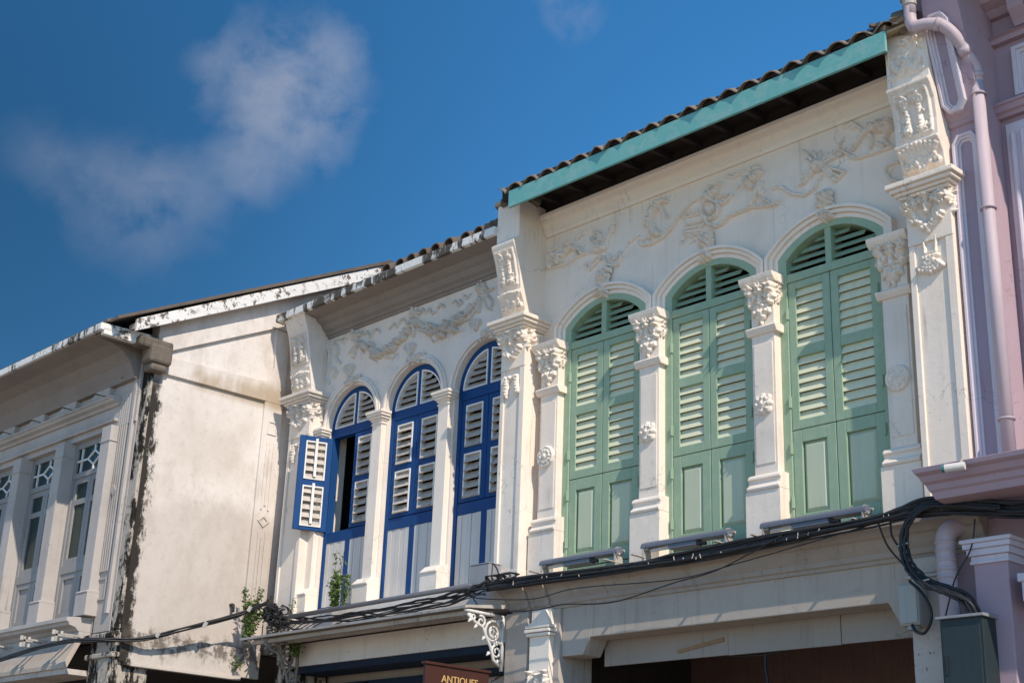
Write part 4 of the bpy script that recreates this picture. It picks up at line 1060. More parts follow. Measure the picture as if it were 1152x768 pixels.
mb.prism_x([(-.60, 4.045), (-.66, 4.04), (-.66, 4.0), (-.60, 4.0)], -14.2, -10.44); mb.prism_x([(-.35, 4.07), (-.40, 4.065), (-.40, 4.025), (-.35, 4.025)], -14.2, -10.44)
mb.build('awning', M['aged'], B)
def ironbracket(x, mat):
    mb = MB(); t = .008
    mb.box(x-.014, x+.014, -.24, -.212, 3.50, 4.04); mb.prism_x([(-.24, 4.01), (-.24, 4.04), (-.74, 4.045), (-.74, 4.02)], x-.014, x+.014)
    def sc(y, z, Rr, s, a0, turns=1.3):
        P = [(x, y+Rr*(1-.75*k/18)*math.cos(a0+s*6.283*turns*k/18), z+Rr*(1-.75*k/18)*math.sin(a0+s*6.283*turns*k/18)) for k in range(19)]
        mb.tube(P, .015, 6, .009)
    sc(-.36, 3.86, .115, 1, 1.2, 1.6); sc(-.36, 3.86, .06, -1, 0, 1.0); sc(-.52, 3.945, .06, -1, 2, 1.3); sc(-.30, 3.68, .07, 1, 1.5, 1.4); sc(-.63, 3.98, .04, 1, 2.5, 1.2)
    mb.tube([(x, -.70, 4.0), (x, -.60, 3.93), (x, -.50, 3.90), (x, -.44, 3.80), (x, -.38, 3.72), (x, -.34, 3.60), (x, -.25, 3.54)], .016, 6)
    mb.tube([(x, -.26, 4.0), (x, -.30, 3.97), (x, -.27, 3.92)], .02, 6); mb.tube([(x, -.24, 3.76), (x, -.30, 3.77), (x, -.34, 3.75)], .016, 6)
    for y, z in ((-.58, 3.90), (-.47, 3.80), (-.40, 3.66), (-.27, 3.60), (-.66, 3.95)): mb.tube([(x, y, z), (x, y-.03, z-.03)], .02, 6, .006)
    return mb.build('awning_bracket', mat, B, smooth=True)
ironbracket(-10.43, M['iron']); ironbracket(-13.88, M['rust'])
mb = MB(); mb.box(-14.40, -13.98, -.16, .3, .14, 4.12); mb.box(-14.32, -14.24, -.18, -.15, .14, 4.1); mb.box(-14.14, -14.06, -.18, -.15, .14, 4.1)
mb.build('column', M['black'], B, bevel=.01)
mb = MB(); mb.box(-14.3, -10.42, 2.42, 2.5, .14, 4.08)
for k in range(9): mb.box(-14.2+k*.45, -14.15+k*.45, 2.38, 2.42, .14, 4.0)
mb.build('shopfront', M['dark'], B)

# ================================================================== WEATHERED HOUSE ON THE LEFT, STANDING FORWARD
L = thing('shophouse', (-18.4, -2, 0), 'weathered grey shophouse standing forward on the left with a bare stained side wall', 'building')
mb = MB(); mb.box(-26, -14.95, 5.9, 6, .14, 8.5); mb.box(-26, -25.9, -1.9, 5.9, .14, 8); mb.box(-25.9, -14.95, -1.75, 5.9, 4.0, 4.12); mb.build('party_wall', M['room'], L)
# side wall: recessed fields inside flat raised bands
zr = lambda y: 7.55+(y+2.4)*.505                     # underside of the raking board
mb = MB(); mb.add([(-14.825, -1.995, 4.02), (-14.825, 6, 4.02), (-14.825, 6, 8.5), (-14.825, 1.4, 9.4), (-14.825, -1.995, 7.75), (-15.0, -1.995, 4.02), (-15.0, 6, 4.02), (-15.0, 6, 8.5), (-15.0, 1.4, 9.4), (-15.0, -1.995, 7.75)],
   [(0, 1, 2, 3, 4), (9, 8, 7, 6, 5), (0, 5, 6, 1), (1, 6, 7, 2), (2, 7, 8, 3), (3, 8, 9, 4), (4, 9, 5, 0)])
sw = mb.build('side_wall', M['gable'], L)
mb = MB()
def px(prof, t=.045): mb.prism_x(prof, -14.83, -14.83+t)
px([(-2.03, 7.12), (-.40, 7.14), (-.40, 7.40), (-2.03, 7.34)])
px([(-1.96, 7.34), (-1.86, 7.34), (-1.86, 7.41), (-.36, 8.14), (-.16, 8.14), (-.16, 8.40), (-.36, 8.34), (-1.96, 7.555)], .05)
px([(-.40, 7.14), (-.14, 7.14), (-.14, 8.13), (-.36, 8.13), (-.33, 7.6), (-.40, 7.41)], .042)
px([(-.42, 4.03), (-.14, 4.03), (-.14, 7.14), (-.42, 7.14)], .04)
px([(-2.0, 3.70), (-.14, 3.70), (-.14, 4.03), (-2.0, 4.05)], .055)
px([(-1.95, 3.66), (-.40, 3.66), (-.40, 3.70), (-1.95, 3.70)], .08)
mb.build('wall_band', M['gable'], sw, bevel=.006)
mb = MB()
def lin(y, z0, z1): mb.box(-14.79, -14.778, y-.013, y+.013, z0, z1)
for z0, z1 in ((5.75, 6.62), (4.45, 5.48)):
    lin(-.33, z0, z1); lin(-.28, z0+.05, z1-.08); lin(-.225, z0, z1)
for y0, y1, z0, z1 in ((-.35, -.33, 6.72, 6.90), (-.23, -.21, 6.72, 6.90), (-.33, -.23, 6.72, 6.74), (-.33, -.23, 6.88, 6.90)): mb.box(-14.79, -14.778, y0, y1, z0, z1)
for s in (1, -1):
    mb.prism_x([(-.28, 5.61+s*.08), (-.28, 5.61+s*.05), (-.335, 5.61), (-.365, 5.61)], -14.79, -14.775); mb.prism_x([(-.28, 5.61+s*.08), (-.28, 5.61+s*.05), (-.225, 5.61), (-.195, 5.61)], -14.79, -14.775)
mb.build('wall_ornament', M['gable'], sw)
# raking barge board and dark roof
mb = MB(); mb.prism_x([(-2.40, 7.49), (1.3, 9.36), (1.3, 9.54), (-2.40, 7.645)], -14.69, -14.645); mb.build('barge_board', M['peel'], L, bevel=.004)
mb = MB(); mb.prism_x([(-2.40, 7.53), (1.3, 9.40), (1.3, 9.46), (-2.40, 7.60)], -14.83, -14.69); mb.build('verge_soffit', M['aged'], L)
mb = MB(); mb.prism_x([(-2.66, 7.56), (-2.66, 7.60), (1.3, 9.60), (6.1, 7.3), (6.1, 7.2), (1.3, 9.55)], -26, -14.62)
for k in range(75):
    x = -26+k*.15; mb.prism_y([(x, 0), (x+.03, .04), (x+.08, .04), (x+.11, 0)], 0, 0.001)
    i0 = len(mb.v)-8
    for q in range(8):
        v = mb.v[i0+q]; y = -2.70 if q < 4 else 1.3; mb.v[i0+q] = (v[0], y, v[2]+7.575+(y+2.66)*.505)
mb.build('roof', M['tile'], L)
# eave slab with its cove, flush end and the lump of broken masonry at the corner
mb = MB(); mb.prism_x([(-2.0, 7.06), (-2.14, 7.06), (-2.16, 7.12), (-2.22, 7.24), (-2.34, 7.35), (-2.50, 7.405), (-2.70, 7.425), (-2.74, 7.43), (-2.74, 7.45), (-2.0, 7.46)], -26, -15.03)
mb.box(-15.03, -14.84, -2.70, -2.06, 7.43, 7.46)
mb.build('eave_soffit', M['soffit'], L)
mb = MB(); mb.prism_x([(-2.77, 7.445), (-2.77, 7.53), (-2.0, 7.56), (-2.0, 7.462), (-2.72, 7.462), (-2.72, 7.445)], -26, -14.80); mb.prism_x([(-2.72, 7.40), (-2.72, 7.462), (-2.0, 7.462), (-2.0, 7.40)], -14.88, -14.803)
mb.build('eave_slab', M['chip'], L, bevel=.008)
mb = MB(); rr = random.Random(8)
mb.box(-14.90, -14.66, -2.16, -1.86, 7.19, 7.42); mb.box(-14.90, -14.70, -2.30, -1.84, 7.36, 7.50); mb.box(-14.90, -14.69, -2.12, -1.9, 7.10, 7.20)
o = mb.build('broken_corner', M['stone'], L, bevel=.035)
# street front
mb = MB(); mb.box(-26, -15.0, -2.07, -1.92, 6.53, 7.44)
mb.box(-15.40, -15.0, -2.05, -1.80, 4.05, 6.53)
mb.box(-26, -15.38, -2.05, -1.75, 4.05, 4.24)
mb.build('wall', M['lstucco'], L)
mb = MB(); mb.box(-15.0, -14.82, -2.045, -1.995, 4.06, 7.395); mb.box(-15.40, -14.82, -2.04, -1.6, .14, 4.05); mb.build('corner_wall', M['black'], L, bevel=.015)
mb = MB()
for x in (-15.40, -15.35, -15.30, -15.25, -15.20): mb.prism_y([(x-.012, 4.75), (x+.012, 4.75), (x+.012, 6.95), (x-.012, 6.95)], -2.075, -2.04)
mb.box(-15.10, -15.05, -2.09, -2.0, 4.25, 7.06)
for s in ((-15.42, -15.20, 4.42, 4.44), (-15.42, -15.20, 4.66, 4.68), (-15.42, -15.40, 4.44, 4.66), (-15.22, -15.20, 4.44, 4.66)): mb.box(s[0], s[1], -2.065, -2.04, s[2], s[3])
mb.prism_y([(-15.34, 5.72), (-15.29, 5.65), (-15.24, 5.72), (-15.29, 5.79)], -2.085, -2.04)
mb.build('fluted_strip', M['lstucco'], L)
relief('corner_console', scroll(0, .02, .09, 1, .03, .08)+scroll(.10, .06, .05, -1, .02, .06)+[([(-.12, .14), (.14, .14)], .03, .03, .12), ([(-.10, .09), (.12, .09)], .02, .02, .10)], front(-15.27, -2.08, 7.14), M['black'], L, .01)
mb = MB(); mb.prism_x([(-2.06, 6.80), (-2.10, 6.80), (-2.12, 6.83), (-2.17, 6.845), (-2.19, 6.875), (-2.21, 6.88), (-2.21, 6.905), (-2.06, 6.91)], -26, -15.42)
mb.prism_x([(-2.06, 6.60), (-2.12, 6.60), (-2.13, 6.625), (-2.06, 6.64)], -26, -15.42)
mb.build('cornice', M['lstucco'], L, bevel=.004)
mb = MB()
for k in range(11):
    x = -15.60-k*.86
    mb.prism_y([(x, 6.92), (x-.42, 7.05), (x-.84, 6.92)], -2.12, -2.06)
    mb.prism_y([(x-.02, 7.06), (x-.40, 7.06), (x-.02, 6.935)], -2.14, -2.06)
mb.build('frieze_panel', M['lstucco'], L, bevel=.004)
P0 = -15.38; PD = 1.19
def lpier(x):
    mb = MB(); mb.box(x-.22, x, -2.17, -1.90, 4.52, 6.53); mb.box(x-.25, x+.03, -2.20, -1.90, 4.24, 4.50); mb.prism_x([(-1.9, 4.50), (-2.205, 4.50), (-2.21, 4.515), (-2.18, 4.535), (-1.9, 4.535)], x-.245, x+.025)
    mb.box(x-.235, x+.012, -2.18, -1.90, 6.33, 6.345)
    return mb.build('window_pier', M['lstucco'], L, bevel=.006)
lp = lpier(P0)
for k in range(1, 9): copy_tree(lp, L, (-PD*k, 0, 0))
def lwindow(x0, x1):
    y0 = -2.0; cx = (x0+x1)/2; mb = MB()
    mb.box(x0, x0+.06, y0, -1.9, 4.24, 6.53); mb.box(x1-.06, x1, y0, -1.9, 4.24, 6.53); mb.box(x0+.06, x1-.06, y0, -1.9, 6.45, 6.53)
    mb.box(x0+.06, x1-.06, y0-.005, -1.9, 6.06, 6.13); mb.box(x0+.06, x1-.06, y0, -1.9, 4.86, 4.97); mb.box(x0+.06, x1-.06, y0, -1.9, 4.24, 4.30)
    w = mb.build('window', M['lwood'], L, bevel=.004)
    xa, xb = x0+.06, x1-.06; mb = MB(); zA, zB = 6.13, 6.45; zc = (zA+zB)/2; dw = (xb-xa)
    def bar(a, b, t=.011):
        a = Vector((a[0], y0+.02, a[1])); b = Vector((b[0], y0+.02, b[1])); d = (b-a).normalized(); nn = Vector((-d.z, 0, d.x))*t
        mb.prism_y([(q.x, q.z) for q in (a-nn, b-nn, b+nn, a+nn)], y0+.01, y0+.04)
    xl, xr = xa+.09*dw/.7, xb-.09*dw/.7; h = .09
    for x in (xl, xr): bar((x, zA), (x, zB))
    D = [(cx-.155, zc), (cx, zc+h), (cx+.155, zc), (cx, zc-h)]
    for i in range(4): bar(D[i], D[(i+1) % 4])
    bar((cx, zB), D[1]); bar((cx, zA), D[3]); bar((xl, zc), D[0]); bar(D[2], (xr, zc)); bar((xa, zc), (xl, zc)); bar((xr, zc), (xb, zc))
    mb.build('fanlight_bars', M['lwhite'], w)
    mb = MB(); mb.box(xa, xb, y0+.03, y0+.045, zA, zB)
    for q0, q1 in ((xa, cx), (cx, xb)): mb.box(q0+.07, q1-.07, y0+.035, y0+.05, 5.05, 5.99)
    mb.build('pane', M['glass'], w)
    for q0, q1 in ((xa, cx-.003), (cx+.003, xb)):
        mb = MB(); mb.box(q0, q0+.07, y0+.012, -1.93, 4.97, 6.06); mb.box(q1-.07, q1, y0+.012, -1.93, 4.97, 6.06)
        for z0, z1 in ((4.97, 5.05), (5.72, 5.79), (5.99, 6.06)): mb.box(q0+.07, q1-.07, y0+.012, -1.93, z0, z1)
        mb.build('casement', M['lwood'], w, bevel=.003)
        mb = MB(); mb.box(q0, q0+.075, y0+.012, -1.93, 4.30, 4.86); mb.box(q1-.075, q1, y0+.012, -1.93, 4.30, 4.86); mb.box(q0+.075, q1-.075, y0+.012, -1.93, 4.30, 4.38); mb.box(q0+.075, q1-.075, y0+.012, -1.93, 4.79, 4.86)
        mb.box(q0+.075, q1-.075, y0+.034, -1.94, 4.38, 4.79); mb.build('lower_panel', M['lwood'], w, bevel=.003)
    return w
lw = lwindow(P0-PD, P0-.22)
for k in range(1, 8): copy_tree(lw, L, (-PD*k, 0, 0))
mb = MB(); mb.prism_x([(-2.05, 4.06), (-2.20, 4.06), (-2.24, 4.10), (-2.32, 4.12), (-2.33, 4.15), (-2.36, 4.16), (-2.36, 4.205), (-2.05, 4.235)], -26, -15.44); mb.box(-26, -15.44, -2.19, -1.9, 3.98, 4.06)
mb.build('ledge', M['lstucco'], L, bevel=.004)
mb = MB(); mb.prism_x([(-2.19, 3.99), (-2.33, 3.68), (-2.33, 3.63), (-2.29, 3.63), (-2.14, 3.97)], -26, -15.42); mb.build('awning', M['under'], L, bevel=.004)
mb = MB(); mb.box(-26, -15.42, -2.30, -1.9, 3.57, 3.63); mb.build('awning_edge', M['aged'], L)
mb = MB(); mb.box(-15.45, -14.80, -2.12, -1.9, 3.94, 4.02); mb.box(-15.43, -14.78, -2.09, -1.9, 3.74, 3.80); mb.box(-15.10, -14.86, -2.07, -1.95, .14, 3.74); mb.build('corner_band', M['black'], L, bevel=.015)
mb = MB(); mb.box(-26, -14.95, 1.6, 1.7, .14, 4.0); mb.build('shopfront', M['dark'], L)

# ================================================================== LILAC HOUSE ON THE RIGHT
P = thing('shophouse', (-3, 0, 0), 'lilac shophouse at the right edge with pale panel mouldings, fluted strips and a downpipe', 'building')
shell(P, -5.22, -.6, 7., [(7., 9.15), (3.6, 10.85), (.35, 9.35)], M['dark'], M['room'])
LEAN = [(-.19, 4.42), (-.19, 7.60), (-.26, 7.70), (-.34, 8.0), (-.42, 8.3), (-.50, 8.58), (-.53, 8.95)]
lean = lambda z: float(np.interp(z, [q[1] for q in LEAN], [q[0] for q in LEAN]))
mb = MB(); mb.prism_x([(.34, 4.42)]+LEAN+[(.34, 8.95)], -5.255, -4.93)
mb.box(-5.44, -5.25, -.40, .3, 8.55, 8.95)
mb.prism_x([(-.19, 7.585), (-.215, 7.60), (-.215, 7.63), (-.19, 7.64)], -5.25, -4.93)
pp = mb.build('pilaster', M['purple'], P, bevel=.006)
def octo(x0, x1, z0, z1, c): return [(x0+c, z0), (x1-c, z0), (x1, z0+c*1.5), (x1, z1-c*1.5), (x1-c, z1), (x0+c, z1), (x0, z1-c*1.5), (x0, z0+c*1.5), (x0+c, z0)]
for z0, z1, x0, x1 in ((7.68, 8.52, -5.245, -5.03), (4.50, 7.50, -5.225, -4.99)):
    mb = MB()
    for d, y, q in ((0, -.235, .0), (.022, -.222, .0), (.044, -.206, 0)):
        mb.band(octo(x0+d, x1-d, z0+d, z1-d, .05-d*.4), octo(x0+d+.024, x1-d-.024, z0+d+.024, z1-d-.024, .042-d*.4), y, -.185)
    LN = lambda b: setattr(b, 'v', [(x, y+lean(z)+.19, z) for x, y, z in b.v])
    LN(mb); mb.build('panel_moulding', M['purple_trim'], pp, bevel=.006)
    mb = MB(); mb.prism_y(octo(x0+.06, x1-.06, z0+.06, z1-.06, .025)[:-1], -.196, -.18); LN(mb); mb.build('panel_field', M['purple_panel'], pp)
mb = MB(); mb.box(-4.93, -.6, .08, .34, 4.42, 7.78); mb.box(-4.93, -.6, .08, .34, 7.78, 9.0)
mb.build('wall', M['purple'], P)
mb = MB()
mb.prism_x([(.08, 7.66), (.03, 7.66), (.02, 7.69), (-.01, 7.70), (-.02, 7.745), (-.04, 7.75), (-.04, 7.775), (.08, 7.79)], -4.93, -.6)
mb.prism_x([(.08, 8.36), (.02, 8.36), (.01, 8.40), (-.03, 8.41), (.08, 8.43)], -4.93, -.6)
mb.prism_x([(.08, 8.62), (.03, 8.62), (-.02, 8.67), (-.12, 8.70), (-.14, 8.76), (-.25, 8.80), (-.25, 8.9), (.08, 8.9)], -4.93, -.6)
mb.build('cornice', M['purple'], P, bevel=.004)
for k in range(16): x = -4.70+k*.27; MB().prism_x([(.08, 8.44), (.0, 8.44), (-.02, 8.48), (-.10, 8.56), (-.12, 8.66), (.08, 8.66)], x, x+.14).build('dentil', M['purple'], P, bevel=.006)
def fluted(x0, x1):
    mb = MB(); n = 6; p = (x1-x0)/n; mb.box(x0-.02, x1+.02, .05, .09, 4.42, 7.60)
    for k in range(n):
        xc = x0+p*(k+.5); Q = [(xc+p*.33*math.cos(a), .05-p*.42*math.sin(a)) for a in np.linspace(0, math.pi, 7)]
        vs = [(x, y, 4.44) for x, y in Q]+[(x, y, 7.50) for x, y in Q]; m_ = len(Q)
        mb.add(vs, [(i, i+1, m_+i+1, m_+i) for i in range(m_-1)]+[tuple(range(m_)), tuple(range(2*m_-1, m_-1, -1))])
    return mb.build('fluted_strip', M['purple_trim'], P)
fl = fluted(-4.86, -4.36); copy_tree(fl, P, (1.62, 0, 0)); copy_tree(fl, P, (3.24, 0, 0))
def pwindow(x0, x1, z0, z1):
    mb = MB()
    for d, y in ((0, .02), (.035, .035), (.07, .05)):
        mb.band([(x0+d, z0+d), (x0+d, z1-d), (x1-d, z1-d), (x1-d, z0+d), (x0+d, z0+d)], [(x0+d+.036, z0+d+.036), (x0+d+.036, z1-d-.036), (x1-d-.036, z1-d-.036), (x1-d-.036, z0+d+.036), (x0+d+.036, z0+d+.036)], y, .085)
    w = mb.build('window', M['purple_trim'], P, bevel=.004)
    mb = MB(); mb.box(x0+.10, x1-.10, .066, .082, z0+.10, z1-.10); mb.build('pane', M['glass'], w); return w
pw = pwindow(-4.76, -3.86, 7.82, 8.28); copy_tree(pw, P, (1.62, 0, 0)); pw2 = pwindow(-4.28, -3.32, 4.6, 7.5); copy_tree(pw2, P, (1.62, 0, 0))
# eave with gutter
mb = MB(); mb.box(-5.46, -.6, -.62, .34, 8.95, 9.0); mb.build('eave', M['timber'], P)
corrugated(-5.36, -.5, .232, .03, -.70, 9.05, 3.6, 11.0, .022).build('roof', M['tile_pale'], P)
MB().prism_x([(3.6, 10.9), (7.2, 9.2), (7.2, 9.1), (3.6, 10.8)], -5.36, -.5).build('rear_roof', M['tile'], P)
# downpipe: hopper, sloping run over the pilaster head, long drop, straps
mb = MB(); r_ = .052
top = [(-5.32, -.58, 8.85), (-5.32, -.58, 8.55)]
run = wob([(-5.32, -.58, 8.62), (-5.32, -.58, 8.50), (-5.29, -.57, 8.43), (-5.20, -.56, 8.42), (-5.08, -.52, 8.38), (-5.0, -.45, 8.27), (-4.955, -.33, 8.10), (-4.94, -.27, 8.02), (-4.94, -.25, 7.90)], 6, 0, 1)
mb.tube(top, r_, 14); mb.tube(run, r_, 14); mb.tube([(-4.94, -.25, 7.92), (-4.94, -.25, 4.48)], r_, 14)
for a, b_ in ((run[10], run[12]), (run[22], run[24]), (run[33], run[35]), (run[44], run[46])): mb.tube([a, b_], r_*1.14, 14)
dp = mb.build('downpipe', M['pipe'], P, smooth=True)
for z in (7.78, 6.75, 5.0): 
    mb = MB(); mb.tube([(-4.94+.06*math.cos(a), -.25+.06*math.sin(a), z) for a in np.linspace(0, 6.2832, 17)], .009, 6); mb.tube([(-4.99, -.25, z), (-5.03, -.18, z)], .012, 6); mb.build('pipe_strap', M['pipe'], dp)
mb = MB(); mb.tube([(-5.32, -.58, 8.64), (-5.32, -.58, 8.70)], .062, 16); mb.tube([(-5.32, -.58, 8.70), (-5.32, -.58, 8.80)], .078, 16); mb.build('pipe_collar', M['metal'], dp, smooth=False)
# projecting ledge with moulded edge and returned end, lilac soffit
prof = [(-.10, 4.30), (-.66, 4.345), (-.70, 4.35), (-.715, 4.40), (-.735, 4.415), (-.745, 4.455), (-.775, 4.47), (-.80, 4.51), (-.84, 4.53), (-.85, 4.565), (-.10, 4.60)]
mb = MB(); n = len(prof)
vs = [(-5.42-(y+.85)*.85*.35-.0, y, z) for y, z in prof]
vs = [(-5.42+(0 if y > -.3 else 0)+max(0, 4.565-z)*.45, y, z) for y, z in prof]+[(-.6, y, z) for y, z in prof]
mb.add(vs, [tuple(range(n)), tuple(range(2*n-1, n-1, -1))]+[(i, n+i, n+(i+1) % n, (i+1) % n) for i in range(n)])
mb.build('ledge', M['purple'], P, bevel=.004)
mb = MB(); mb.box(-5.22, -.6, -.10, .34, 3.3, 4.42); mb.build('lintel', M['purple'], P)
mb = MB(); mb.box(-5.24, -4.97, -.36, -.08, .14, 3.92); mb.box(-5.54, -4.9, -.14, .3, .14, 4.3)
lo = mb.build('lower_pilaster', M['purple'], P, bevel=.008)
mb = MB()
for z0, z1, e in ((3.91, 3.935, .02), (3.935, 3.97, .012), (3.97, 4.02, .035), (4.02, 4.06, .055), (4.06, 4.09, .07)): mb.box(-5.24-e, -4.97+e, -.36-e, -.08, z0, z1)
mb.build('capital', M['purple_trim'], lo, bevel=.005)
mb = MB(); mb.box(-4.86, -4.5, -.40, -.1, 3.60, 3.78); mb.box(-4.88, -4.5, -.42, -.1, 3.74, 3.80); mb.build('stall_bracket', M['purple_trim'], P, bevel=.006)
mb = MB(); mb.tube(wob([(-5.38, -.10, 4.24), (-5.42, -.20, 4.25), (-5.47, -.30, 4.19), (-5.48, -.32, 4.06), (-5.48, -.32, 3.7), (-5.48, -.32, 2.9)], 5, 0, 1), .075, 12)
for z in (4.10, 4.04, 3.97, 3.90, 3.84): mb.tube([(-5.48, -.32, z), (-5.48, -.32, z+.022)], .081, 12)
mb.build('lower_pipe', M['pipe'], P, smooth=True)
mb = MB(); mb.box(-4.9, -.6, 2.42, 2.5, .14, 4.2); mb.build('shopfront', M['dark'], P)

def copy_tree_thing(o, loc):
    c = o.copy(); COL.objects.link(c); c.location = loc
    for ch in o.children:
        d = ch.copy(); COL.objects.link(d); d.parent = c
    return c

# ================================================================== FIXTURES, CABLES, SIGNS, WEEDS
# tube floodlights standing on the green-shuttered house's ledge
def lamp(x0, x1, y, z, label):
    t = thing('tube_lamp', ((x0+x1)/2, y, 4.35), label, 'lamp', 'tube lamps along the ledge')
    tilt = .012; n = 12
    mb = MB(); Q = [(y+.055*math.cos(a), z+.05*math.sin(a)) for a in np.linspace(0, math.pi, n)]+[(y-.055, z-.012), (y+.055, z-.012)]
    mb.prism_x(Q, x0, x1); mb.box(x0+.32, x1-.36, y-.045, y+.045, z-.055, z-.012)
    mb.build('housing', M['lamp'], t, bevel=.004)
    mb = MB(); mb.tube([(x0+.08, y, z-.03), (x0+.32, y, z-.03)], .014, 8); mb.build('tube', M['lwhite'], t)
    for x in (x0+.03, x1-.03):
        mb = MB(); mb.prism_x([(y-.05, z-.06), (y+.05, z-.06), (y+.05, z+.02), (y+.02, z+.06), (y-.03, z+.05), (y-.055, z)], x-.006, x+.006); mb.box(x-.012, x+.012, y-.05, y+.05, 4.34, z-.055); mb.box(x-.016, x+.016, -.46, y+.04, 4.378, 4.388)
        mb.tube([(x, y-.035, z-.02), (x+.05, y-.035, z-.02)], .012, 6); mb.tube([(x, y+.03, z+.02), (x+.05, y+.03, z+.02)], .012, 6)
        mb.build('end_plate', M['metal'], t)
    mb = MB(); xm = x1-.33; mb.tube([(xm, y-.03, z-.045), (xm+.07, y-.03, z-.05)], .018, 8); mb.build('cable_gland', M['cable'], t)
    return t
lamp(-9.86, -8.84, -.255, 4.475, 'slate grey tube lamp under the leftmost green window')
lamp(-8.55, -7.55, -.255, 4.475, 'slate grey tube lamp under the middle green window')
lamp(-7.21, -6.17, -.255, 4.475, 'slate grey tube lamp under the rightmost green window')

def cable(name, pts, r, label, n=8, amp=.0, seed=0, mat='cable', cat='cable', group=None):
    o = MB().tube(wob(pts, n, amp, seed), r, 8).build(name, M[mat], smooth=True); return tag(o, label, cat, group)
# main bundle along the ledge
main = [(-4.2, -.50, 4.20), (-4.74, -.50, 4.23), (-5.1, -.50, 4.30), (-5.5, -.50, 4.36), (-6.0, -.44, 4.335), (-7.05, -.36, 4.325), (-8.0, -.34, 4.30), (-8.65, -.34, 4.29), (-9.75, -.35, 4.315), (-10.45, -.42, 4.30)]
t = thing('cable_bundle', (-7.5, -.45, 4.3), 'thick bundle of black cables sagging along the ledge below the green windows', 'cable bundle')
rr = random.Random(3)
for k in range(13):
    a = 6.283*k/13; q = .034 if k % 3 else .014
    pts = [(x, y+q*math.cos(a)*.7+rr.uniform(-.012, .012), z+q*math.sin(a)+rr.uniform(-.016, .016)) for x, y, z in main]
    pts = [(x, y-.02, z+(.03 if x > -6 else .0)*math.sin(a)) for x, y, z in pts]
    MB().tube(wob(pts, 6, .003, k), rr.choice((.009, .012, .016)), 6).build('strand', M['cable'], t, smooth=True)
for k in range(26):
    x = rr.uniform(-10.3, -4.4); zz = np.interp(x, [p[0] for p in main[::-1]], [p[2] for p in main[::-1]]); y = float(np.interp(x, [p[0] for p in main[::-1]], [p[1] for p in main[::-1]]))
    MB().tube([(x, y-.045, zz+rr.uniform(-.02, .03)), (x+rr.uniform(-.02, .02), y-.05, zz-rr.uniform(0, .04))], .0045, 5).build('cable_tie', M['tie'], t)
mb = MB()
for k in range(7):                                    # tangle where the bundle passes the pilaster foot
    c = Vector((rr.uniform(-10.5, -10.1), -.42, 4.37)); mb.tube([c+Vector((.09*math.cos(a)*rr.uniform(.7, 1.1), .04*math.sin(2*a), .04*math.sin(a))) for a in np.linspace(0, 6, 12)], .008, 5)
mb.build('cable_loop', M['cable'], t)
# bundle in front of the blue shutters, with its straight conduit
t = thing('cable_bundle', (-12.2, -.45, 4.3), 'tangle of thin black cables running below the blue shutters', 'cable bundle')
mainb = [(-10.42, -.45, 4.34), (-10.9, -.45, 4.29), (-11.4, -.45, 4.26), (-12.0, -.45, 4.235), (-12.6, -.45, 4.225), (-13.2, -.45, 4.24), (-13.7, -.45, 4.28), (-14.05, -.45, 4.32)]
for k in range(10):
    pts = [(x, y+rr.uniform(-.04, .02), z+rr.uniform(-.05, .03)-.012*k*(.5+.5*math.sin(i+k))) for i, (x, y, z) in enumerate(mainb)]
    MB().tube(wob(pts, 6, .004, k+40), rr.choice((.006, .009, .012)), 6).build('strand', M['cable'], t, smooth=True)
tag(MB().tube([(-10.62, -.50, 4.325), (-13.72, -.50, 4.30)], .026, 10).build('conduit', M['conduit'], smooth=True), 'straight grey conduit lying along the cables below the blue shutters', 'conduit')
# knot of cables and old insulators at the corner by the bare wall
t = thing('cable_knot', (-14.2, -.4, 4.3), 'rusty knot of cables and clamps at the foot of the leftmost blue-house pilaster', 'cable knot')
mb = MB()
for k in range(22):
    c = Vector((-14.15+rr.gauss(0, .09), -.42+rr.gauss(0, .04), 4.36+rr.gauss(0, .08)))
    mb.tube([c+Vector((rr.uniform(.03, .10)*math.cos(a+k), .05*math.sin(2*a), rr.uniform(.03, .09)*math.sin(a+k))) for a in np.linspace(0, 5.2, 10)], .009, 5)
for k in range(6): mb.tube(wob([(-14.2+.06*k, -.42, 4.30), (-14.15+.10*k, -.50, 4.18-.02*k), (-14.0+.12*k, -.46, 4.13), (-13.8+.15*k, -.42, 4.24)], 5, .004, k), .006, 5)
mb.build('cable_coil', M['cable'], t)
mb = MB(); mb.box(-14.30, -14.28, -.40, -.36, 4.28, 4.62); mb.box(-14.31, -14.26, -.44, -.38, 4.34, 4.40); mb.box(-14.31, -14.26, -.44, -.38, 4.50, 4.57)
for k in range(9): mb.box(-14.25+rr.uniform(-.1, .12), -14.20+rr.uniform(-.1, .12), -.46, -.40, 4.24+.03*k, 4.27+.03*k)
mb.build('clamp', M['dark'], t)
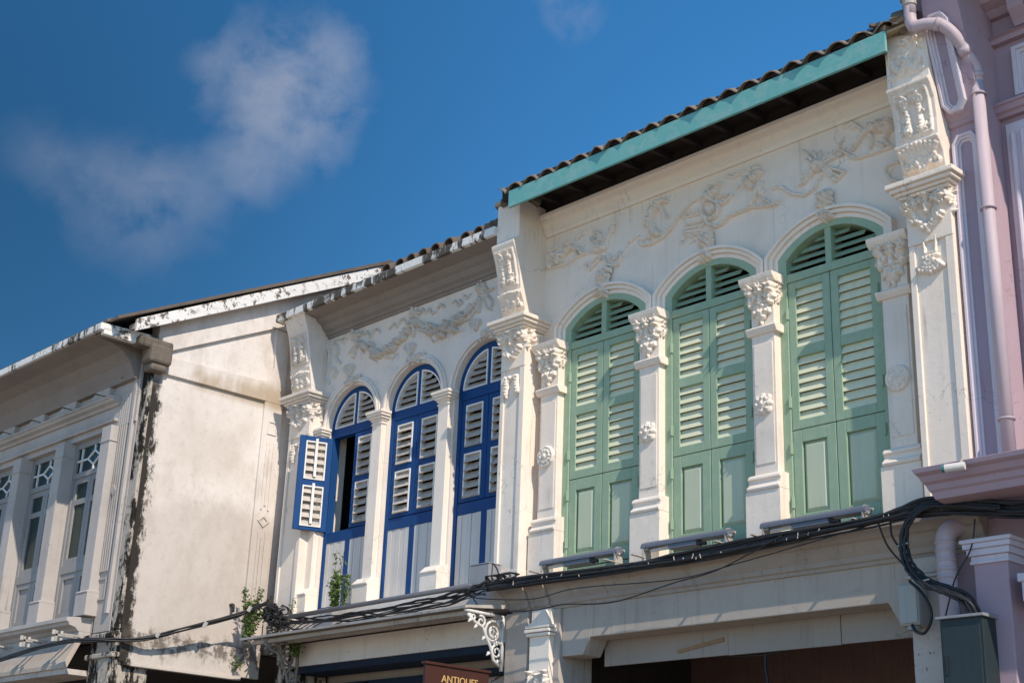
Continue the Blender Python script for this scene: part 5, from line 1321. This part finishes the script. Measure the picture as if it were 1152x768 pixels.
# cable across the bare wall to the weathered house
t = thing('cable_bundle', (-15.5, -1.5, 4.0), 'twisted black cable strung across the bare side wall to the weathered house', 'cable bundle')
cr = [(-14.30, -.42, 4.54), (-14.50, -.72, 4.36), (-14.56, -1.41, 4.10), (-14.66, -1.85, 3.95), (-14.9, -2.32, 3.90), (-15.3, -2.42, 3.90), (-16.0, -2.47, 3.86), (-16.95, -2.47, 3.80), (-18.2, -2.47, 3.84), (-19.6, -2.45, 3.80)]
for k in range(4):
    MB().tube(wob([(x+.016*math.cos(k*1.6+i*1.2), y+.010*math.sin(k), z+.018*math.sin(k*1.6+i*1.2)) for i, (x, y, z) in enumerate(cr)], 8, .002, k), .011, 6).build('strand', M['cable'], t, smooth=True)
mb = MB()
for x, y, z in ((-14.52, -1.1, 4.20), (-14.40, -.6, 4.44), (-14.6, -1.65, 4.02)): mb.tube([(x, y-.02, z-.03), (x+.02, y, z+.03)], .024, 6)
mb.build('cable_tie', M['tie'], t)
# thin wires drooping over the ledge moulding
cable('wire', [(-5.95, -.42, 4.33), (-6.4, -.44, 4.27), (-7.36, -.42, 4.17), (-8.04, -.42, 4.11), (-9.22, -.42, 4.16), (-9.81, -.42, 4.12), (-10.5, -.42, 4.19), (-10.8, -.45, 4.26)], .0052, 'upper thin wire drooping across the ledge moulding below the green windows')
cable('wire', [(-6.9, -.43, 4.34), (-7.55, -.43, 4.14), (-8.04, -.43, 4.08), (-8.77, -.42, 3.985), (-9.39, -.42, 4.025), (-9.80, -.42, 4.01), (-10.3, -.42, 4.05), (-10.55, -.44, 4.12), (-10.7, -.45, 4.28)], .006, 'lower thin wire sagging across the beam below the green windows')
# heavy loop dropping into the green cabinet
t = thing('cable_loop', (-5.5, -.55, 4.0), 'thick black cables looping down into the dark green cabinet', 'cable')
loop = [(-4.9, -.55, 4.27), (-5.27, -.56, 4.345), (-5.49, -.56, 4.355), (-5.64, -.56, 4.25), (-5.69, -.56, 4.08), (-5.65, -.56, 3.92), (-5.53, -.56, 3.79), (-5.36, -.56, 3.71), (-5.22, -.54, 3.63), (-5.17, -.50, 3.50)]
for k in range(6):
    dx, dz = (.03*math.cos(k*1.05), .03*math.sin(k*1.05)) if k else (0, 0)
    pts = [(x+dx*(1+.5*(i > 7)*k/3), y+dz*.8, z+dz) for i, (x, y, z) in enumerate(loop)]
    MB().tube(wob(pts, 7, .004, k), .0125, 8).build('strand', M['cable'], t, smooth=True)
mb = MB()
for i in (4, 6): p = Vector(loop[i]); mb.tube([p+Vector((-.045, -.01, 0)), p+Vector((.045, -.02, .01))], .007, 5)
mb.build('cable_tie', M['tie'], t)
cable('wire', [(-5.72, -.46, 3.83), (-5.63, -.46, 3.74), (-5.56, -.46, 3.62), (-5.56, -.46, 3.52), (-5.63, -.44, 3.44), (-5.72, -.40, 3.46), (-5.78, -.36, 3.52)], .012, 'black cable curling down beside the off-white meter box')
cable('wire', [(-5.98, -.44, 4.33), (-5.93, -.40, 4.14), (-5.82, -.36, 3.98), (-5.70, -.40, 3.86)], .008, 'thin wire slanting from the bundle to the off-white meter box')
cable('wire', [(-5.86, -.45, 4.33), (-5.86, -.44, 4.20), (-5.80, -.42, 4.09), (-5.72, -.46, 4.03)], .009, 'short black wire hooked behind the heavy cable loop')
cable('wire', [(-5.18, -.40, 4.24), (-5.22, -.42, 4.02), (-5.33, -.48, 3.80), (-5.44, -.46, 3.54)], .006, 'thin wire hanging in front of the lilac capital to the cabinet')
cable('wire', [(-10.72, -.33, 4.50), (-10.50, -.36, 4.55), (-10.38, -.40, 4.50), (-10.30, -.42, 4.40)], .008, 'short wire arching out of the grey box by the white pilaster')
cable('wire', [(-9.0, .20, 3.57), (-8.3, .20, 3.54), (-7.6, .20, 3.50), (-7.2, .18, 3.52), (-6.1, .16, 3.53)], .008, 'thin wire slung under the blank board')
cable('wire', [(-7.55, .20, 3.56), (-7.56, .2, 3.40), (-7.54, .2, 3.25), (-7.56, .2, 2.9)], .012, 'black wire hanging straight down from the blank board')
# boxes
t = thing('junction_box', (-10.55, -.3, 4.42), 'plain grey box beside the foot of the pilaster between the blue and green houses', 'electrical box')
MB().box(-10.74, -10.46, -.42, -.22, 4.33, 4.545).build('housing', M['box_grey'], t, bevel=.008); MB().box(-10.745, -10.455, -.425, -.215, 4.545, 4.556).build('lid', M['box_grey'], t, bevel=.003)
t = thing('meter_box', (-5.79, -.3, 3.5), 'off-white meter box on the peeling column left of the cabinet', 'electrical box')
MB().box(-5.885, -5.715, -.36, -.21, 3.52, 3.84).build('housing', M['box_white'], t, bevel=.012)
MB().box(-5.875, -5.725, -.372, -.358, 3.535, 3.825).build('cover', M['box_white'], t, bevel=.004)
MB().tube([(-5.80, -.30, 3.52), (-5.80, -.30, 3.49)], .05, 12).build('gland', M['box_white'], t)
t = thing('electrical_cabinet', (-5.27, -.45, 2.9), 'dark green metal cabinet on the lilac pilaster', 'cabinet')
MB().box(-5.44, -5.10, -.55, -.36, 2.7, 3.50).build('housing', M['box_green'], t, bevel=.006)
MB().box(-5.42, -5.12, -.565, -.548, 2.72, 3.44).build('door', M['box_green'], t, bevel=.004)
MB().prism_x([(-.58, 3.50), (-.34, 3.50), (-.34, 3.535), (-.58, 3.52)], -5.46, -5.08).build('rain_hood', M['box_grey'], t, bevel=.003)
mb = MB(); mb.box(-5.40, -5.385, -.582, -.56, 3.10, 3.24); mb.build('handle', M['cable'], t, bevel=.003)
# security camera on the lilac ledge
t = thing('security_camera', (-5.02, -.87, 4.56), 'small white bullet security camera clamped on the lilac ledge', 'camera')
MB().tube([(-4.95, -.91, 4.50), (-5.09, -.945, 4.495)], .030, 14).build('body', M['cam'], t, smooth=False, bevel=.003)
MB().tube([(-5.088, -.9445, 4.495), (-5.11, -.95, 4.494)], .027, 14).build('lens', M['glass_teal'], t)
MB().tube([(-5.0, -.90, 4.51), (-5.0, -.86, 4.56), (-5.0, -.84, 4.578)], .010, 8).build('mount', M['metal'], t)
# blank board below the beam, with a stray brown strip
t = thing('signboard', (-7.8, .13, 3.5), 'long blank off-white board hung below the beam of the green-shuttered house', 'sign')
MB().box(-9.40, -7.92, .150, .175, 3.52, 3.775).build('panel', M['board'], t, bevel=.003); MB().box(-7.915, -6.75, .145, .17, 3.515, 3.775).build('panel', M['board'], t, bevel=.003); MB().box(-6.745, -5.9, .15, .175, 3.52, 3.775).build('panel', M['board'], t, bevel=.003)
mb = MB(); mb.prism_y([(-8.50, 3.60), (-8.48, 3.575), (-7.96, 3.64), (-7.97, 3.675), (-8.12, 3.655)], .135, .15); mb.build('brown_strip', M['tape'], t)
# hanging sign
SX = -10.52
t = thing('hanging_sign', (SX, -.7, 3.5), 'maroon hanging sign with gold lettering, jutting out under the white iron bracket', 'sign')
MB().box(SX-.02, SX+.02, -1.13, -.32, 3.02, 3.475).build('panel', M['sign'], t, bevel=.004)
MB().box(SX-.035, SX+.035, -1.15, -.30, 3.475, 3.50).build('top_rail', M['sign'], t, bevel=.003)
mb = MB(); mb.tube([(SX, -.30, 3.485), (SX, -.12, 3.485)], .012, 8); mb.tube([(SX, -.27, 3.40), (SX, -.13, 3.48)], .007, 6); mb.build('arm', M['cable'], t)
fc = bpy.data.curves.new('lettering', 'FONT'); fc.body = 'ANTIQUES'; fc.size = .098; fc.align_x = 'CENTER'; fc.extrude = .003
fo = bpy.data.objects.new('lettering_source', fc); COL.objects.link(fo); bpy.context.view_layer.update()
me = bpy.data.meshes.new_from_object(fo.evaluated_get(bpy.context.evaluated_depsgraph_get())); bpy.data.objects.remove(fo)
Rm = Matrix.Translation((SX+.024, -.70, 3.325)) @ Matrix.Rotation(math.pi/2, 4, 'Z') @ Matrix.Rotation(math.pi/2, 4, 'X')
mb = MB(); mb.add([Rm @ (v.co*1.0) for v in me.vertices], [tuple(p.vertices) for p in me.polygons]); bpy.data.meshes.remove(me)
mb.build('lettering', M['gold'], t)
# insulators under the weathered house's ledge
ins = None
for k, x in enumerate((-15.55, -16.35, -17.25, -18.3)):
    lab = ('porcelain cable bracket at the end of the weathered ledge beside the black corner', 'porcelain cable bracket below the rightmost grey window', 'porcelain cable bracket below the middle grey window', 'porcelain cable bracket below the leftmost grey window')[k]
    if ins is None:
        t = thing('cable_bracket', (x, -2.25, 4.0), lab, 'bracket', 'cable brackets under the weathered ledge'); ins = t
        mb = MB(); mb.box(x-.012, x+.012, -2.42, -2.18, 3.99, 4.015); mb.box(x-.012, x+.012, -2.42, -2.395, 3.93, 4.05); mb.box(x+.13, x+.15, -2.40, -2.18, 3.99, 4.01); mb.build('arm', M['metal'], t)
        for z in (3.95, 4.03):
            MB().tube([(x, -2.44, z-.025), (x, -2.44, z+.025)], .022, 10).build('insulator', M['tie'], t); MB().tube([(x+.14, -2.41, z-.04), (x+.14, -2.41, z)], .018, 10).build('insulator', M['tie'], t)
    else:
        c = copy_tree_thing(ins, (x, -2.25, 4.0)); c['label'] = lab
# stub of a pipe on the bare wall
tag(MB().tube(wob([(-14.83, -.60, 4.53), (-14.77, -.60, 4.525), (-14.76, -.60, 4.50), (-14.76, -.60, 4.44)], 4, 0, 1), .02, 8).build('pipe_stub', M['cable'], smooth=True), 'short dark pipe stub poking from the bare side wall', 'pipe')
# weeds
def weed(x, y, z, h, n, label, seed, spread=.06, branches=5, leafs=.02):
    rr = random.Random(seed); t = thing('weed', (x, y, z), label, 'plant', 'weeds sprouting on ledges')
    mb = MB(); lb = MB()
    for k in range(branches):
        hh = h*rr.uniform(.45, 1) if k else h; a = rr.uniform(0, 6.28); q = spread*rr.uniform(.3, 1)
        P = [Vector((x, y, z)), Vector((x+q*.6*math.cos(a), y+q*.4*math.sin(a), z+hh*.45)), Vector((x+q*math.cos(a)*1.2+rr.uniform(-.03, .03), y+q*.7*math.sin(a), z+hh))]
        pts = wob(P, 6, .006, seed+k); mb.tube(pts, .006, 5, .002)
        for i in range(n):
            p = pts[int(rr.uniform(.12, .99)*(len(pts)-1))]+Vector((rr.gauss(0, .022), rr.gauss(0, .022), rr.gauss(0, .015)))
            s = leafs*rr.uniform(.6, 1.3); u = Vector((rr.gauss(0, 1), rr.gauss(0, 1), rr.gauss(0, .6))).normalized(); w = u.cross(Vector((rr.gauss(0, 1), rr.gauss(0, 1), rr.gauss(0, 1)))).normalized()
            n3 = u.cross(w)*s*.18; lb.add([p-u*s, p-u*s*.1+w*s*.42+n3, p+u*s, p-u*s*.1-w*s*.42+n3, p-u*s*.1], [(0, 4, 1), (4, 2, 1), (0, 3, 4), (4, 3, 2)])
    mb.build('stem', M['stem'], t); lb.build('foliage', M['leaf'], t); return t
weed(-13.15, -.30, 4.36, .70, 62, 'tall weed growing in front of the open-leaf blue window', 1, .075, 8, .030)
weed(-12.92, -.34, 4.34, .40, 34, 'short weed between two white columns below the blue shutters', 2, .06, 5, .026)
weed(-14.52, -.52, 4.10, .64, 70, 'bushy weed on the awning end against the bare side wall', 3, .19, 12, .028)
weed(-13.98, -.30, 4.38, .20, 20, 'tiny weed at the base of the leftmost blue-house pilaster', 4, .03, 2)
weed(-13.78, -.33, 3.88, .18, 26, 'clump of weeds hanging under the tin awning by its rusty bracket', 5, .08, 7, .026)
weed(-14.72, -.50, 3.78, .16, 18, 'small weed on the weathered wall beam below the bare side wall', 6, .09, 4)
weed(-14.66, -.30, 8.17, .10, 14, 'mossy sprig at the left tip of the blue house eave', 7, .06, 4, .016)
